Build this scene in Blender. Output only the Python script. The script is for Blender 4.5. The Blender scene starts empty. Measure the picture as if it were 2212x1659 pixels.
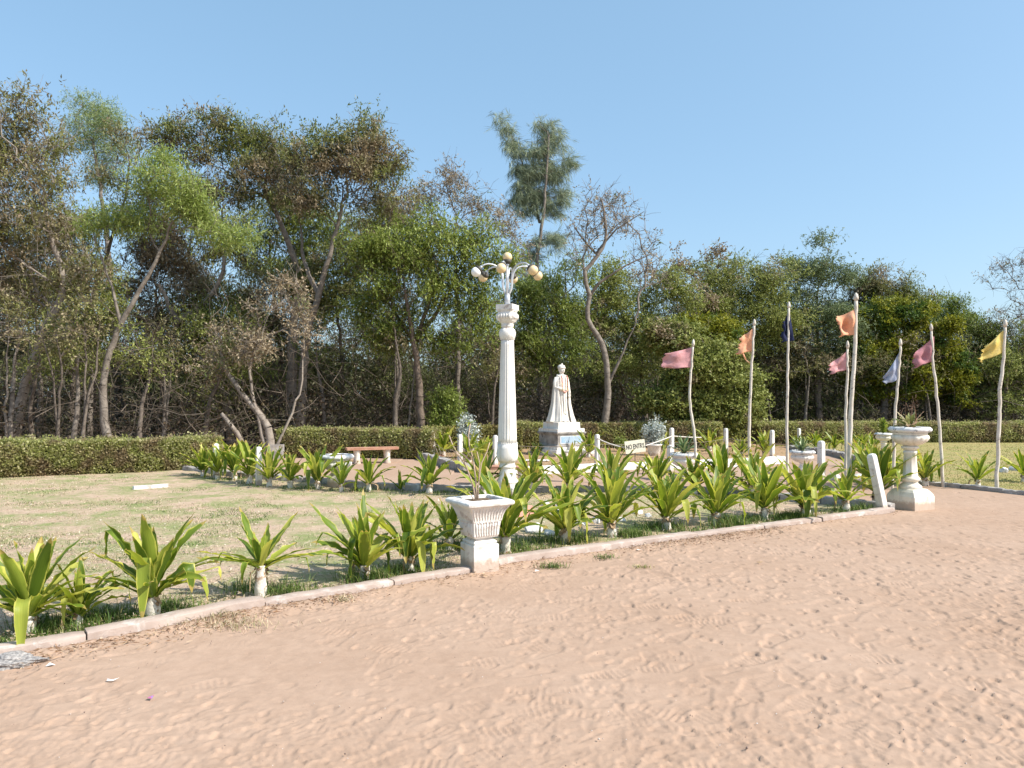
import bpy, math, random
import numpy as np
from mathutils import Vector, Matrix
R = math.radians
scene = bpy.context.scene
COL = scene.collection

# ------------------------------------------------------------------ camera
FPX = 739.0                       # focal length for a 1024 px wide picture
CAMZ = 1.6
PITCH = math.atan(12.0 / FPX)
cam_d = bpy.data.cameras.new("camera")
cam_d.sensor_width = 36.0
cam_d.lens = 36.0 * FPX / 1024.0
cam_d.clip_start = 0.05
cam_d.clip_end = 3000.0
cam = bpy.data.objects.new("camera", cam_d)
COL.objects.link(cam)
cam.location = (0, 0, CAMZ)
cam.rotation_euler = (math.pi / 2 + PITCH, 0, 0)
scene.camera = cam

# ------------------------------------------------------------------ world, sun, exposure
SUN_EL = R(44)
SUN_DIR = Vector((0.93, -0.37, 0)).normalized()        # horizontal direction towards the sun
SUN_VEC = Vector((SUN_DIR.x * math.cos(SUN_EL), SUN_DIR.y * math.cos(SUN_EL), math.sin(SUN_EL)))
world = bpy.data.worlds.new("World")
scene.world = world
world.use_nodes = True
wn = world.node_tree
sky = wn.nodes.new("ShaderNodeTexSky")
sky.sky_type = 'NISHITA'
sky.sun_disc = False
sky.sun_elevation = SUN_EL
sky.sun_rotation = math.atan2(SUN_DIR.x, SUN_DIR.y)
sky.air_density = 1.0
sky.dust_density = 1.8
sky.ozone_density = 1.0
tint = wn.nodes.new("ShaderNodeMix"); tint.data_type = 'RGBA'; tint.blend_type = 'MULTIPLY'; tint.inputs[0].default_value = 1.0
wn.links.new(sky.outputs[0], tint.inputs[6]); tint.inputs[7].default_value = (1.12, 1.10, 1.08, 1)
even = wn.nodes.new("ShaderNodeMix"); even.data_type = 'RGBA'; even.inputs[0].default_value = 0.55
wn.links.new(tint.outputs[2], even.inputs[6]); even.inputs[7].default_value = (1.16, 2.22, 3.20, 1)     # flat blue mixed in to even the sky out
wn.links.new(even.outputs[2], wn.nodes["Background"].inputs[0])
wn.nodes["Background"].inputs[1].default_value = 0.15
sun_d = bpy.data.lights.new("sun", 'SUN')
sun_d.energy = 3.9
sun_d.angle = R(0.53)
sun_d.color = (1.0, 0.95, 0.87)
sun = bpy.data.objects.new("sun", sun_d)
COL.objects.link(sun)
sun.rotation_euler = (-SUN_VEC).to_track_quat('-Z', 'Y').to_euler()
scene.view_settings.view_transform = 'Standard'
scene.view_settings.look = 'None'
scene.view_settings.gamma = 1.0
scene.view_settings.exposure = 0.72
scene.view_settings.use_curve_mapping = False
scene.cycles.max_bounces = 6
scene.cycles.diffuse_bounces = 3
scene.cycles.glossy_bounces = 2
scene.cycles.transmission_bounces = 4
scene.cycles.transparent_max_bounces = 8

# ------------------------------------------------------------------ placing helpers
# u, v are positions in a 2212 px wide view of the place; G finds the ground point, at(u, v, Y) the point at depth Y
K = 2212.0 / 1024.0
FWD = np.array([0, math.cos(PITCH), math.sin(PITCH)])
UPV = np.array([0, -math.sin(PITCH), math.cos(PITCH)])
def ray(u, v):
    x = u / K - 512.0; y = 384.0 - v / K
    return np.array([x, 0, 0]) + UPV * y + FWD * FPX
def G(u, v, h=0.0):
    d = ray(u, v); t = (h - CAMZ) / d[2]
    return Vector((d[0] * t, d[1] * t, h))
def at(u, v, Y):
    d = ray(u, v); t = Y / d[1]
    return Vector((d[0] * t, Y, CAMZ + d[2] * t))
def sz(du, Y):                    # size in metres of du view px at depth Y
    return du / K / FPX * Y

# ------------------------------------------------------------------ object helpers
def prop(o, label=None, cat=None, group=None, kind=None):
    if label: o["label"] = label
    if cat: o["category"] = cat
    if group: o["group"] = group
    if kind: o["kind"] = kind
    return o
def empty(name, loc, label, cat, group=None, rz=0.0):
    o = bpy.data.objects.new(name, None)
    COL.objects.link(o)
    o.empty_display_size = 0.1
    o.location = loc; o.rotation_euler = (0, 0, rz)
    return prop(o, label, cat, group)
def link(name, me, mats, parent=None, loc=None, rot=None):
    o = bpy.data.objects.new(name, me)
    COL.objects.link(o)
    if not isinstance(mats, (list, tuple)): mats = [mats]
    if len(me.materials) == 0:
        for m in mats: me.materials.append(m)
    if parent is not None: o.parent = parent
    if loc is not None: o.location = loc
    if rot is not None: o.rotation_euler = rot
    return o
def np_mesh(name, verts, faces, smooth=False, uv=None, midx=None):
    """verts (n,3); faces (m,k) all of the same size k; uv (m*k,2)"""
    me = bpy.data.meshes.new(name)
    verts = np.asarray(verts, dtype=np.float32); faces = np.asarray(faces, dtype=np.int32)
    m, k = faces.shape
    me.vertices.add(len(verts)); me.vertices.foreach_set("co", verts.ravel())
    me.loops.add(m * k); me.loops.foreach_set("vertex_index", faces.ravel())
    me.polygons.add(m); me.polygons.foreach_set("loop_start", np.arange(0, m * k, k, dtype=np.int32))
    if smooth: me.polygons.foreach_set("use_smooth", np.ones(m, dtype=bool))
    if midx is not None: me.polygons.foreach_set("material_index", np.asarray(midx, dtype=np.int32))
    if uv is not None:
        l = me.uv_layers.new(name="UVMap"); l.data.foreach_set("uv", np.asarray(uv, dtype=np.float32).ravel())
    me.update(calc_edges=True)
    return me

class MB:
    """collects polygons of mixed size for one mesh"""
    def __init__(s): s.v = []; s.f = []; s.sm = []; s.mi = []
    def add(s, vs, fs, smooth=False, mi=0):
        n = len(s.v); s.v.extend([tuple(p) for p in vs])
        for f in fs: s.f.append([i + n for i in f]); s.sm.append(smooth); s.mi.append(mi)
    def box(s, c, size, rz=0.0, top=1.0, mi=0, jit=0.0, rng=None):
        hx, hy, hz = size[0] / 2, size[1] / 2, size[2]
        ca, sa = math.cos(rz), math.sin(rz)
        vs = []
        for z, k in ((0, 1.0), (hz, top)):
            for x, y in ((-hx, -hy), (hx, -hy), (hx, hy), (-hx, hy)):
                x *= k; y *= k
                j = [rng.uniform(-jit, jit) for _ in range(3)] if rng else (0, 0, 0)
                vs.append((c[0] + x * ca - y * sa + j[0], c[1] + x * sa + y * ca + j[1], c[2] + z + j[2]))
        s.add(vs, [(0, 3, 2, 1), (4, 5, 6, 7), (0, 1, 5, 4), (1, 2, 6, 5), (2, 3, 7, 6), (3, 0, 4, 7)], False, mi)
    def lathe(s, prof, n=32, c=(0, 0, 0), flute=None, smooth=True, mi=0, cap=True):
        """prof list of (r, z); flute(i, th, r, z)->r"""
        vs = []; fs = []
        for i, (r, z) in enumerate(prof):
            for j in range(n):
                th = 2 * math.pi * j / n
                rr = flute(th, r, z) if flute else r
                vs.append((c[0] + rr * math.cos(th), c[1] + rr * math.sin(th), c[2] + z))
        for i in range(len(prof) - 1):
            for j in range(n):
                a = i * n + j; b = i * n + (j + 1) % n
                fs.append((a, b, b + n, a + n))
        if cap:
            fs.append(tuple(range(n - 1, -1, -1))); fs.append(tuple(range((len(prof) - 1) * n, len(prof) * n)))
        s.add(vs, fs, smooth, mi)
    def sqloft(s, prof, rz=0.0, c=(0, 0, 0), mi=0, nseg=1, bevel=0.06):
        """square section (corners clipped by bevel*half) lofted along prof of (half, z)"""
        vs = []; fs = []; ca, sa = math.cos(rz), math.sin(rz); n = 8
        for h, z in prof:
            b = h * bevel
            ring = [(-h + b, -h), (h - b, -h), (h, -h + b), (h, h - b), (h - b, h), (-h + b, h), (-h, h - b), (-h, -h + b)]
            for x, y in ring: vs.append((c[0] + x * ca - y * sa, c[1] + x * sa + y * ca, c[2] + z))
        for i in range(len(prof) - 1):
            for j in range(n):
                a = i * n + j; b = i * n + (j + 1) % n
                fs.append((a, b, b + n, a + n))
        fs.append(tuple(range(n - 1, -1, -1))); fs.append(tuple(range((len(prof) - 1) * n, len(prof) * n)))
        s.add(vs, fs, False, mi)
    def tube(s, pts, rad, n=8, smooth=True, mi=0):
        pts = [Vector(p) for p in pts]
        if not isinstance(rad, (list, tuple)): rad = [rad] * len(pts)
        vs = []; fs = []
        up = Vector((0.13, 0.31, 0.94)).normalized(); prev = None
        for i, p in enumerate(pts):
            t = (pts[min(i + 1, len(pts) - 1)] - pts[max(i - 1, 0)]).normalized()
            if prev is None:
                a = t.cross(up)
                if a.length < 0.1: a = t.cross(Vector((1, 0, 0)))
                a.normalize()
            else:
                a = (prev - t * prev.dot(t)).normalized()
            prev = a; b = t.cross(a)
            for j in range(n):
                th = 2 * math.pi * j / n
                vs.append(p + (a * math.cos(th) + b * math.sin(th)) * rad[i])
        for i in range(len(pts) - 1):
            for j in range(n):
                k = i * n + j; l = i * n + (j + 1) % n
                fs.append((k, l, l + n, k + n))
        fs.append(tuple(range(n - 1, -1, -1))); fs.append(tuple(range((len(pts) - 1) * n, len(pts) * n)))
        s.add(vs, fs, smooth, mi)
    def ball(s, c, r, nu=16, nv=10, sc=(1, 1, 1), mi=0, f=None):
        vs = [(c[0], c[1], c[2] - r * sc[2])]; fs = []
        for i in range(1, nv):
            ph = -math.pi / 2 + math.pi * i / nv
            for j in range(nu):
                th = 2 * math.pi * j / nu
                d = (math.cos(ph) * math.cos(th), math.cos(ph) * math.sin(th), math.sin(ph))
                k = f(d) if f else 1.0
                vs.append((c[0] + r * k * sc[0] * d[0], c[1] + r * k * sc[1] * d[1], c[2] + r * k * sc[2] * d[2]))
        vs.append((c[0], c[1], c[2] + r * sc[2]))
        for j in range(nu): fs.append((0, 1 + (j + 1) % nu, 1 + j))
        for i in range(nv - 2):
            for j in range(nu):
                a = 1 + i * nu + j; b = 1 + i * nu + (j + 1) % nu
                fs.append((a, b, b + nu, a + nu))
        l = 1 + (nv - 2) * nu; e = len(vs) - 1
        for j in range(nu): fs.append((l + j, l + (j + 1) % nu, e))
        s.add(vs, fs, True, mi)
    def mesh(s, name):
        me = bpy.data.meshes.new(name)
        me.from_pydata(s.v, [], s.f)
        me.polygons.foreach_set("use_smooth", s.sm); me.polygons.foreach_set("material_index", s.mi)
        me.update(); return me
    def build(s, name, mats, parent=None, loc=None, rot=None):
        return link(name, s.mesh(name), mats, parent, loc, rot)

# ------------------------------------------------------------------ materials
def nodes_of(name):
    m = bpy.data.materials.new(name); m.use_nodes = True
    nt = m.node_tree
    return m, nt, nt.nodes["Principled BSDF"]
def ramp(nt, stops, interp='LINEAR'):
    n = nt.nodes.new("ShaderNodeValToRGB"); cr = n.color_ramp; cr.interpolation = interp
    while len(cr.elements) < len(stops): cr.elements.new(0.5)
    for e, (p, c) in zip(cr.elements, stops):
        e.position = p; e.color = (*c, 1) if len(c) == 3 else c
    return n
def noise(nt, scale, detail=4, rough=0.55, vec=None, dist=0.0):
    n = nt.nodes.new("ShaderNodeTexNoise"); n.inputs["Scale"].default_value = scale
    n.inputs["Detail"].default_value = detail; n.inputs["Roughness"].default_value = rough
    n.inputs["Distortion"].default_value = dist
    if vec is not None: nt.links.new(vec, n.inputs["Vector"])
    return n
def mixc(nt, fac, a, b, mode='MIX'):
    n = nt.nodes.new("ShaderNodeMix"); n.data_type = 'RGBA'; n.blend_type = mode
    for s, x in ((0, fac), (6, a), (7, b)):
        if hasattr(x, "links"): nt.links.new(x, n.inputs[s])
        else: n.inputs[s].default_value = x if s == 0 else (*x, 1)
    return n.outputs[2]
def coords(nt):
    return nt.nodes.new("ShaderNodeTexCoord").outputs["Object"]
def surf(name, c1, c2, scale=6, rough=0.8, bump=0.3, bscale=40, bdist=0.004, spots=None, sscale=3, smin=0.58, smax=0.66, metal=0.0, spec=0.3, stain=0.0):
    """two-tone surface; spots = colour of worn/dirty patches"""
    m, nt, bs = nodes_of(name); co = coords(nt)
    n1 = noise(nt, scale, 6, 0.6, co)
    r1 = ramp(nt, [(0.32, c1), (0.68, c2)]); nt.links.new(n1.outputs[0], r1.inputs[0])
    out = r1.outputs[0]
    if spots is not None:
        n2 = noise(nt, sscale, 8, 0.68, co, 0.4)
        r2 = ramp(nt, [(smin, (0, 0, 0)), (smax, (1, 1, 1))]); nt.links.new(n2.outputs[0], r2.inputs[0])
        out = mixc(nt, r2.outputs[0], out, spots)
    if stain:
        # rain streaks running down, and soil splashed up on the foot
        mp = nt.nodes.new("ShaderNodeMapping"); mp.inputs["Scale"].default_value = (13, 13, 1.3); nt.links.new(co, mp.inputs[0])
        n4 = noise(nt, 1.0, 5, 0.62, mp.outputs[0]); r4 = ramp(nt, [(0.50, (0, 0, 0)), (0.70, (stain,) * 3)]); nt.links.new(n4.outputs[0], r4.inputs[0])
        out = mixc(nt, r4.outputs[0], out, (0.36, 0.32, 0.27))
        sx = nt.nodes.new("ShaderNodeSeparateXYZ"); nt.links.new(co, sx.inputs[0])
        n5 = noise(nt, 14, 6, 0.7, co); ma = nt.nodes.new("ShaderNodeMath"); ma.operation = 'MULTIPLY_ADD'; ma.inputs[1].default_value = -0.16
        nt.links.new(n5.outputs[0], ma.inputs[0]); nt.links.new(sx.outputs[2], ma.inputs[2])
        r5 = ramp(nt, [(0.0, (0.75,) * 3), (0.05, (0, 0, 0))]); nt.links.new(ma.outputs[0], r5.inputs[0])
        out = mixc(nt, r5.outputs[0], out, (0.42, 0.30, 0.22))
    nt.links.new(out, bs.inputs["Base Color"])
    bs.inputs["Roughness"].default_value = rough; bs.inputs["Metallic"].default_value = metal
    bs.inputs["Specular IOR Level"].default_value = spec
    n3 = noise(nt, bscale, 6, 0.65, co)
    b = nt.nodes.new("ShaderNodeBump"); b.inputs["Strength"].default_value = bump; b.inputs["Distance"].default_value = bdist
    nt.links.new(n3.outputs[0], b.inputs["Height"]); nt.links.new(b.outputs[0], bs.inputs["Normal"])
    return m
def leafy(name, stops, alt=None, ascale=0.8, alo=0.5, ahi=0.62, trans=0.35, rough=0.55, spec=0.3):
    """leaf colour differs leaf by leaf; alt = second set of colours taken by whole sprays"""
    m = bpy.data.materials.new(name); m.use_nodes = True; nt = m.node_tree
    bs = nt.nodes["Principled BSDF"]; outn = nt.nodes["Material Output"]
    g = nt.nodes.new("ShaderNodeNewGeometry")
    r1 = ramp(nt, stops); nt.links.new(g.outputs["Random Per Island"], r1.inputs[0]); c = r1.outputs[0]
    if alt:
        r2 = ramp(nt, alt); nt.links.new(g.outputs["Random Per Island"], r2.inputs[0])
        n = noise(nt, ascale, 3, 0.6, coords(nt))
        rr = ramp(nt, [(alo, (0, 0, 0)), (ahi, (1, 1, 1))]); nt.links.new(n.outputs[0], rr.inputs[0])
        c = mixc(nt, rr.outputs[0], c, r2.outputs[0])
    nt.links.new(c, bs.inputs["Base Color"])
    bs.inputs["Roughness"].default_value = rough; bs.inputs["Specular IOR Level"].default_value = spec
    t = nt.nodes.new("ShaderNodeBsdfTranslucent")
    hs = mixc(nt, 0.5, c, (0.30, 0.36, 0.05), 'SCREEN') if False else c
    nt.links.new(hs, t.inputs["Color"])
    mx = nt.nodes.new("ShaderNodeMixShader"); mx.inputs[0].default_value = trans
    nt.links.new(bs.outputs[0], mx.inputs[1]); nt.links.new(t.outputs[0], mx.inputs[2])
    nt.links.new(mx.outputs[0], outn.inputs["Surface"])
    return m
# ------------------------------------------------------------------ value noise for geometry
def vnoise(x, y, seed):
    r = np.random.RandomState(seed); T = r.rand(256, 256)
    xi = np.floor(x).astype(int); yi = np.floor(y).astype(int)
    fx = x - xi; fy = y - yi
    fx = fx * fx * (3 - 2 * fx); fy = fy * fy * (3 - 2 * fy)
    a = T[xi % 256, yi % 256]; b = T[(xi + 1) % 256, yi % 256]
    c = T[xi % 256, (yi + 1) % 256]; d = T[(xi + 1) % 256, (yi + 1) % 256]
    return (a * (1 - fx) + b * fx) * (1 - fy) + (c * (1 - fx) + d * fx) * fy - 0.5
def poly_line(pts, n):
    """resample a list of 2-D points to n points evenly by length"""
    p = np.array([(q[0], q[1]) for q in pts], dtype=float)
    s = np.r_[0, np.cumsum(np.hypot(*(p[1:] - p[:-1]).T))]
    t = np.linspace(0, s[-1], n)
    return np.c_[np.interp(t, s, p[:, 0]), np.interp(t, s, p[:, 1])]
def in_poly(px, py, poly):
    ins = np.zeros(px.shape, dtype=bool); j = len(poly) - 1
    for i in range(len(poly)):
        xi, yi = poly[i][0], poly[i][1]; xj, yj = poly[j][0], poly[j][1]
        if yi != yj:
            c = ((yi > py) != (yj > py)) & (px < (xj - xi) * (py - yi) / (yj - yi) + xi)
            ins ^= c
        j = i
    return ins
def line_dist(px, py, line):
    d = np.full(px.shape, 1e9)
    for (x0, y0), (x1, y1) in zip(line[:-1], line[1:]):
        dx, dy = x1 - x0, y1 - y0
        t = np.clip(((px - x0) * dx + (py - y0) * dy) / (dx * dx + dy * dy), 0, 1)
        d = np.minimum(d, np.hypot(px - x0 - t * dx, py - y0 - t * dy))
    return d

# ------------------------------------------------------------------ ground plan (all on z = 0)
g2 = lambda L: [(G(u, v).x, G(u, v).y) for u, v in L]
KERB_FRONT = g2([(-260, 1478), (0, 1426), (180, 1396), (350, 1364), (505, 1328), (740, 1290), (1000, 1246), (1100, 1222), (1250, 1200), (1500, 1166), (1740, 1134), (1935, 1108)])
KERB_BACK = g2([(300, 1000), (420, 1018), (520, 1030), (654, 1041), (780, 1053), (920, 1060), (1100, 1064), (1240, 1062), (1400, 1062), (1560, 1068), (1720, 1082), (1840, 1092), (1935, 1104)])
KERB_GARDEN = g2([(872, 975), (890, 988), (935, 1002), (1000, 1020), (1100, 1026), (1200, 1022), (1300, 1017), (1390, 1014), (1500, 1010), (1620, 1005), (1698, 999)])
KERB_RIGHT = g2([(1890, 1030), (1992, 1047), (2100, 1058), (2212, 1070), (2420, 1092)])
LAWN = KERB_FRONT + KERB_BACK[::-1] + g2([(200, 1006), (0, 1022), (-300, 1052)]) + [(-14, 10.5)]
GARDEN = KERB_GARDEN + g2([(1712, 985), (1698, 966), (1500, 952), (1200, 946), (900, 948), (800, 952)])
RLAWN = KERB_RIGHT + [(30, 11), (40, 27)] + g2([(1700, 953)]) + g2([(1745, 972), (1800, 984), (1850, 1005)])

# materials of the ground
def sand_mat():
    m, nt, bs = nodes_of("sand"); co = coords(nt)
    n1 = noise(nt, 0.7, 6, 0.6, co); n2 = noise(nt, 9, 6, 0.7, co); n3 = noise(nt, 260, 3, 0.7, co)
    r1 = ramp(nt, [(0.3, (0.402, 0.273, 0.194)), (0.7, (0.458, 0.324, 0.240))]); nt.links.new(n1.outputs[0], r1.inputs[0])
    r2 = ramp(nt, [(0.35, (0.89, 0.88, 0.87)), (0.6, (1, 1, 1))]); nt.links.new(n2.outputs[0], r2.inputs[0])
    c = mixc(nt, 1.0, r1.outputs[0], r2.outputs[0], 'MULTIPLY')
    r3 = ramp(nt, [(0.24, (0.62, 0.6, 0.58)), (0.40, (1, 1, 1)), (0.68, (1, 1, 1)), (0.78, (1.3, 1.3, 1.3))]); nt.links.new(n3.outputs[0], r3.inputs[0])
    c = mixc(nt, 0.8, c, r3.outputs[0], 'MULTIPLY')
    # leaf litter and darker soil away under the trees
    sx = nt.nodes.new("ShaderNodeSeparateXYZ"); nt.links.new(co, sx.inputs[0])
    mr = nt.nodes.new("ShaderNodeMapRange"); mr.inputs[1].default_value = 21.5; mr.inputs[2].default_value = 23.5
    nt.links.new(sx.outputs[1], mr.inputs[0])
    n4 = noise(nt, 6, 8, 0.75, co)
    r4 = ramp(nt, [(0.35, (0.05, 0.035, 0.022)), (0.65, (0.17, 0.12, 0.075))]); nt.links.new(n4.outputs[0], r4.inputs[0])
    c = mixc(nt, mr.outputs[0], c, r4.outputs[0])
    nt.links.new(c, bs.inputs["Base Color"]); bs.inputs["Roughness"].default_value = 0.95
    bs.inputs["Specular IOR Level"].default_value = 0.1
    b1 = nt.nodes.new("ShaderNodeBump"); b1.inputs["Strength"].default_value = 0.5; b1.inputs["Distance"].default_value = 0.006
    n5 = noise(nt, 45, 8, 0.72, co); nt.links.new(n5.outputs[0], b1.inputs["Height"])
    b2 = nt.nodes.new("ShaderNodeBump"); b2.inputs["Strength"].default_value = 0.35; b2.inputs["Distance"].default_value = 0.003
    nt.links.new(n3.outputs[0], b2.inputs["Height"]); nt.links.new(b1.outputs[0], b2.inputs["Normal"])
    nt.links.new(b2.outputs[0], bs.inputs["Normal"])
    return m
def lawn_mat(name, soil1, soil2, g1, g2c, lo, hi, sc=1.6):
    m, nt, bs = nodes_of(name); co = coords(nt)
    n0 = noise(nt, 14, 8, 0.75, co); r0 = ramp(nt, [(0.35, soil1), (0.62, soil2)]); nt.links.new(n0.outputs[0], r0.inputs[0])
    n1 = noise(nt, 38, 6, 0.75, co); r1 = ramp(nt, [(0.35, g1), (0.65, g2c)]); nt.links.new(n1.outputs[0], r1.inputs[0])
    n2 = noise(nt, sc, 8, 0.78, co); r2 = ramp(nt, [(lo, (0, 0, 0)), (hi, (1, 1, 1))]); nt.links.new(n2.outputs[0], r2.inputs[0])
    c = mixc(nt, r2.outputs[0], r0.outputs[0], r1.outputs[0])
    nt.links.new(c, bs.inputs["Base Color"]); bs.inputs["Roughness"].default_value = 0.95; bs.inputs["Specular IOR Level"].default_value = 0.1
    b = nt.nodes.new("ShaderNodeBump"); b.inputs["Strength"].default_value = 0.8; b.inputs["Distance"].default_value = 0.02
    nt.links.new(n1.outputs[0], b.inputs["Height"]); nt.links.new(b.outputs[0], bs.inputs["Normal"])
    return m
M_SAND = sand_mat()
M_LAWN = lawn_mat("dry_lawn", (0.45, 0.315, 0.225), (0.55, 0.42, 0.305), (0.19, 0.225, 0.08), (0.34, 0.355, 0.16), 0.44, 0.60)
M_RLAWN = lawn_mat("yellow_lawn", (0.35, 0.26, 0.12), (0.42, 0.33, 0.16), (0.20, 0.24, 0.07), (0.36, 0.33, 0.12), 0.42, 0.62)
M_GARDEN = lawn_mat("garden_soil", (0.33, 0.20, 0.12), (0.45, 0.31, 0.19), (0.22, 0.19, 0.07), (0.36, 0.28, 0.12), 0.5, 0.7, 2.5)

def build_ground():
    xs = np.r_[[-900, -400, -200, -100, -60, -40, -25, -15, -10, -8], np.arange(-7, -3.4, 0.02), np.arange(-3.4, 4.6, 0.0115), np.arange(4.6, 9.6, 0.0175), [10, 11, 13, 16, 20, 26, 35, 50, 90, 200, 400, 900]]
    ys = [2.35]
    while ys[-1] < 13.2: ys.append(ys[-1] * 1.0034)
    ys = np.r_[[-600, -200, -60, -20, -6, -1, 0.5, 1.5, 2.0], ys, [13.6, 14.2, 15, 16, 17, 18, 20, 23, 28, 36, 50, 80, 150, 300, 600, 1200]]
    nx, ny = len(xs), len(ys)
    X, Y = np.meshgrid(xs, ys)
    Z = vnoise(X * 0.7, Y * 0.7, 1) * 0.012 + vnoise(X * 2.3, Y * 2.3, 2) * 0.004 + vnoise(X * 7, Y * 7, 3) * 0.0016
    Z += np.abs(vnoise(X * 13, Y * 11, 4)) * 0.0025 + vnoise(X * 28, Y * 28, 5) * 0.0022
    rs = np.random.RandomState(7)
    for i in range(10500):
        # shoe prints and heel scuffs, many walking along the kerb
        yy = 2.5 * math.exp(rs.rand() * math.log(12.5 / 2.5)); xx = rs.uniform(-0.75, 0.78) * yy + rs.uniform(-.3, .3)
        if rs.rand() < 0.6: a = R(30) + rs.normal(0, 0.35) + (math.pi if rs.rand() < .5 else 0)
        else: a = rs.rand() * 6.28
        kind = rs.rand() if i < 4200 else rs.uniform(2, 3)
        L, W, D = (0.15, 0.058, rs.uniform(0.003, 0.011)) if kind < 0.45 else ((0.05, 0.042, rs.uniform(0.006, 0.019)) if kind < 0.8 else (rs.uniform(.06, .16), 0.02, rs.uniform(0.004, 0.012)))
        if kind > 2: L = rs.uniform(.018, .05); W = L * rs.uniform(.35, .8); D = rs.uniform(.006, .02); a = rs.normal() * .8 + R(20)
        i0, i1 = np.searchsorted(xs, (xx - 0.26, xx + 0.26)); j0, j1 = np.searchsorted(ys, (yy - 0.26, yy + 0.26))
        if i1 - i0 < 4 or j1 - j0 < 4: continue
        gx = X[j0:j1, i0:i1] - xx; gy = Y[j0:j1, i0:i1] - yy
        s = gx * math.cos(a) + gy * math.sin(a); t = -gx * math.sin(a) + gy * math.cos(a)
        if rs.rand() > 0.62 + 1.5 * float(vnoise(np.array([xx * .55 + 20]), np.array([yy * .9]), 71)[0]) + 0.12 * (xx > 0): continue
        wgt = (0.25 if kind > 2 else 0.42) + 0.20 * min(1, max(0, (xx + 2.5) / 4.5)); 
        w = W * (1 + 0.25 * np.sin(s / L * 3.0)) 
        q = np.sqrt((s / L) ** 2 + (t / w) ** 2)
        dep = np.clip((1.06 - q) * 5.5, 0, 1); dep = dep * dep * (3 - 2 * dep)
        tilt = 1 + 0.7 * s / L * (1 if rs.rand() < .5 else -1)
        Zs = Z[j0:j1, i0:i1]
        base = Zs * (1 - dep * 0.55)
        if kind < 0.35 and yy < 8: dep = dep * (1 + 0.7 * np.sin(s * 2 * math.pi / 0.036))
        Z[j0:j1, i0:i1] = base - dep * D * wgt * np.clip(tilt, 0.3, 2) + np.exp(-((q - 1.25) / 0.16) ** 2) * D * 0.40 * wgt
    # inside the beds and the back path the sheet is calmer
    inside = in_poly(X, Y, LAWN)
    d = line_dist(X, Y, KERB_FRONT + KERB_BACK[::-1])
    k = np.clip(d / 0.5, 0, 1)
    Z = np.where(inside, -0.03, Z)
    near_other = line_dist(X, Y, KERB_RIGHT) < 0.3
    Z = np.where(near_other, Z * 0.3, Z)
    Z = np.where(in_poly(X, Y, RLAWN) | in_poly(X, Y, GARDEN), -0.03, Z)
    far = np.clip((Y - 40) / 200, 0, 1); Z = Z * (1 - far)
    # loose sand banked against the kerb
    Z += np.where(inside, 0, 1) * np.exp(-(line_dist(X, Y, KERB_FRONT) / 0.16) ** 2) * (0.025 + 0.03 * vnoise(X * 2, Y * 2, 9))
    V = np.c_[X.ravel(), Y.ravel(), Z.ravel()]
    idx = np.arange(nx * ny).reshape(ny, nx)
    F = np.stack([idx[:-1, :-1], idx[:-1, 1:], idx[1:, 1:], idx[1:, :-1]], -1).reshape(-1, 4)
    o = link("sand_ground", np_mesh("sand_ground", V, F, True), M_SAND)
    prop(o, "pale pinkish brown sand covered in shoe prints", None, None, "structure")
build_ground()

def sheet(name, poly, mat, z, label, step=0.25, amp=0.03, seed=1):
    """a soft sheet of turf clipped to its outline"""
    import bmesh
    bm = bmesh.new()
    bm.faces.new([bm.verts.new((x, y, 0)) for x, y in poly])
    xs = [p[0] for p in poly]; ys = [p[1] for p in poly]
    for ax, lo, hi in ((0, max(min(xs), -14), min(max(xs), 16)), (1, min(ys), max(ys))):
        t = lo + step
        while t < hi:
            co = (t, 0, 0) if ax == 0 else (0, t, 0); no = (1, 0, 0) if ax == 0 else (0, 1, 0)
            bmesh.ops.bisect_plane(bm, geom=bm.verts[:] + bm.edges[:] + bm.faces[:], plane_co=co, plane_no=no)
            t += step
    bmesh.ops.triangulate(bm, faces=bm.faces[:])
    for v in bm.verts:
        x, y = np.array([v.co.x]), np.array([v.co.y])
        v.co.z = z + float((vnoise(x * 0.9, y * 0.9, seed) * amp + vnoise(x * 3, y * 3, seed + 1) * amp * 0.35)[0])
        if v.is_boundary: v.co.z = z - 0.005
    me = bpy.data.meshes.new(name); bm.to_mesh(me); bm.free()
    for p in me.polygons: p.use_smooth = True
    o = link(name, me, mat); prop(o, label, None, None, "structure"); return o
sheet("lawn", LAWN, M_LAWN, 0.012, "worn dry lawn with patches of green between the kerbs", 0.3, 0.035, 11)
sheet("garden_bed", GARDEN, M_GARDEN, 0.035, "dry brown ground around the statue inside the white kerb", 0.4, 0.02, 21)
sheet("right_lawn", RLAWN, M_RLAWN, 0.012, "yellowish dry lawn on the right behind the flags", 0.5, 0.03, 31)

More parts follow.
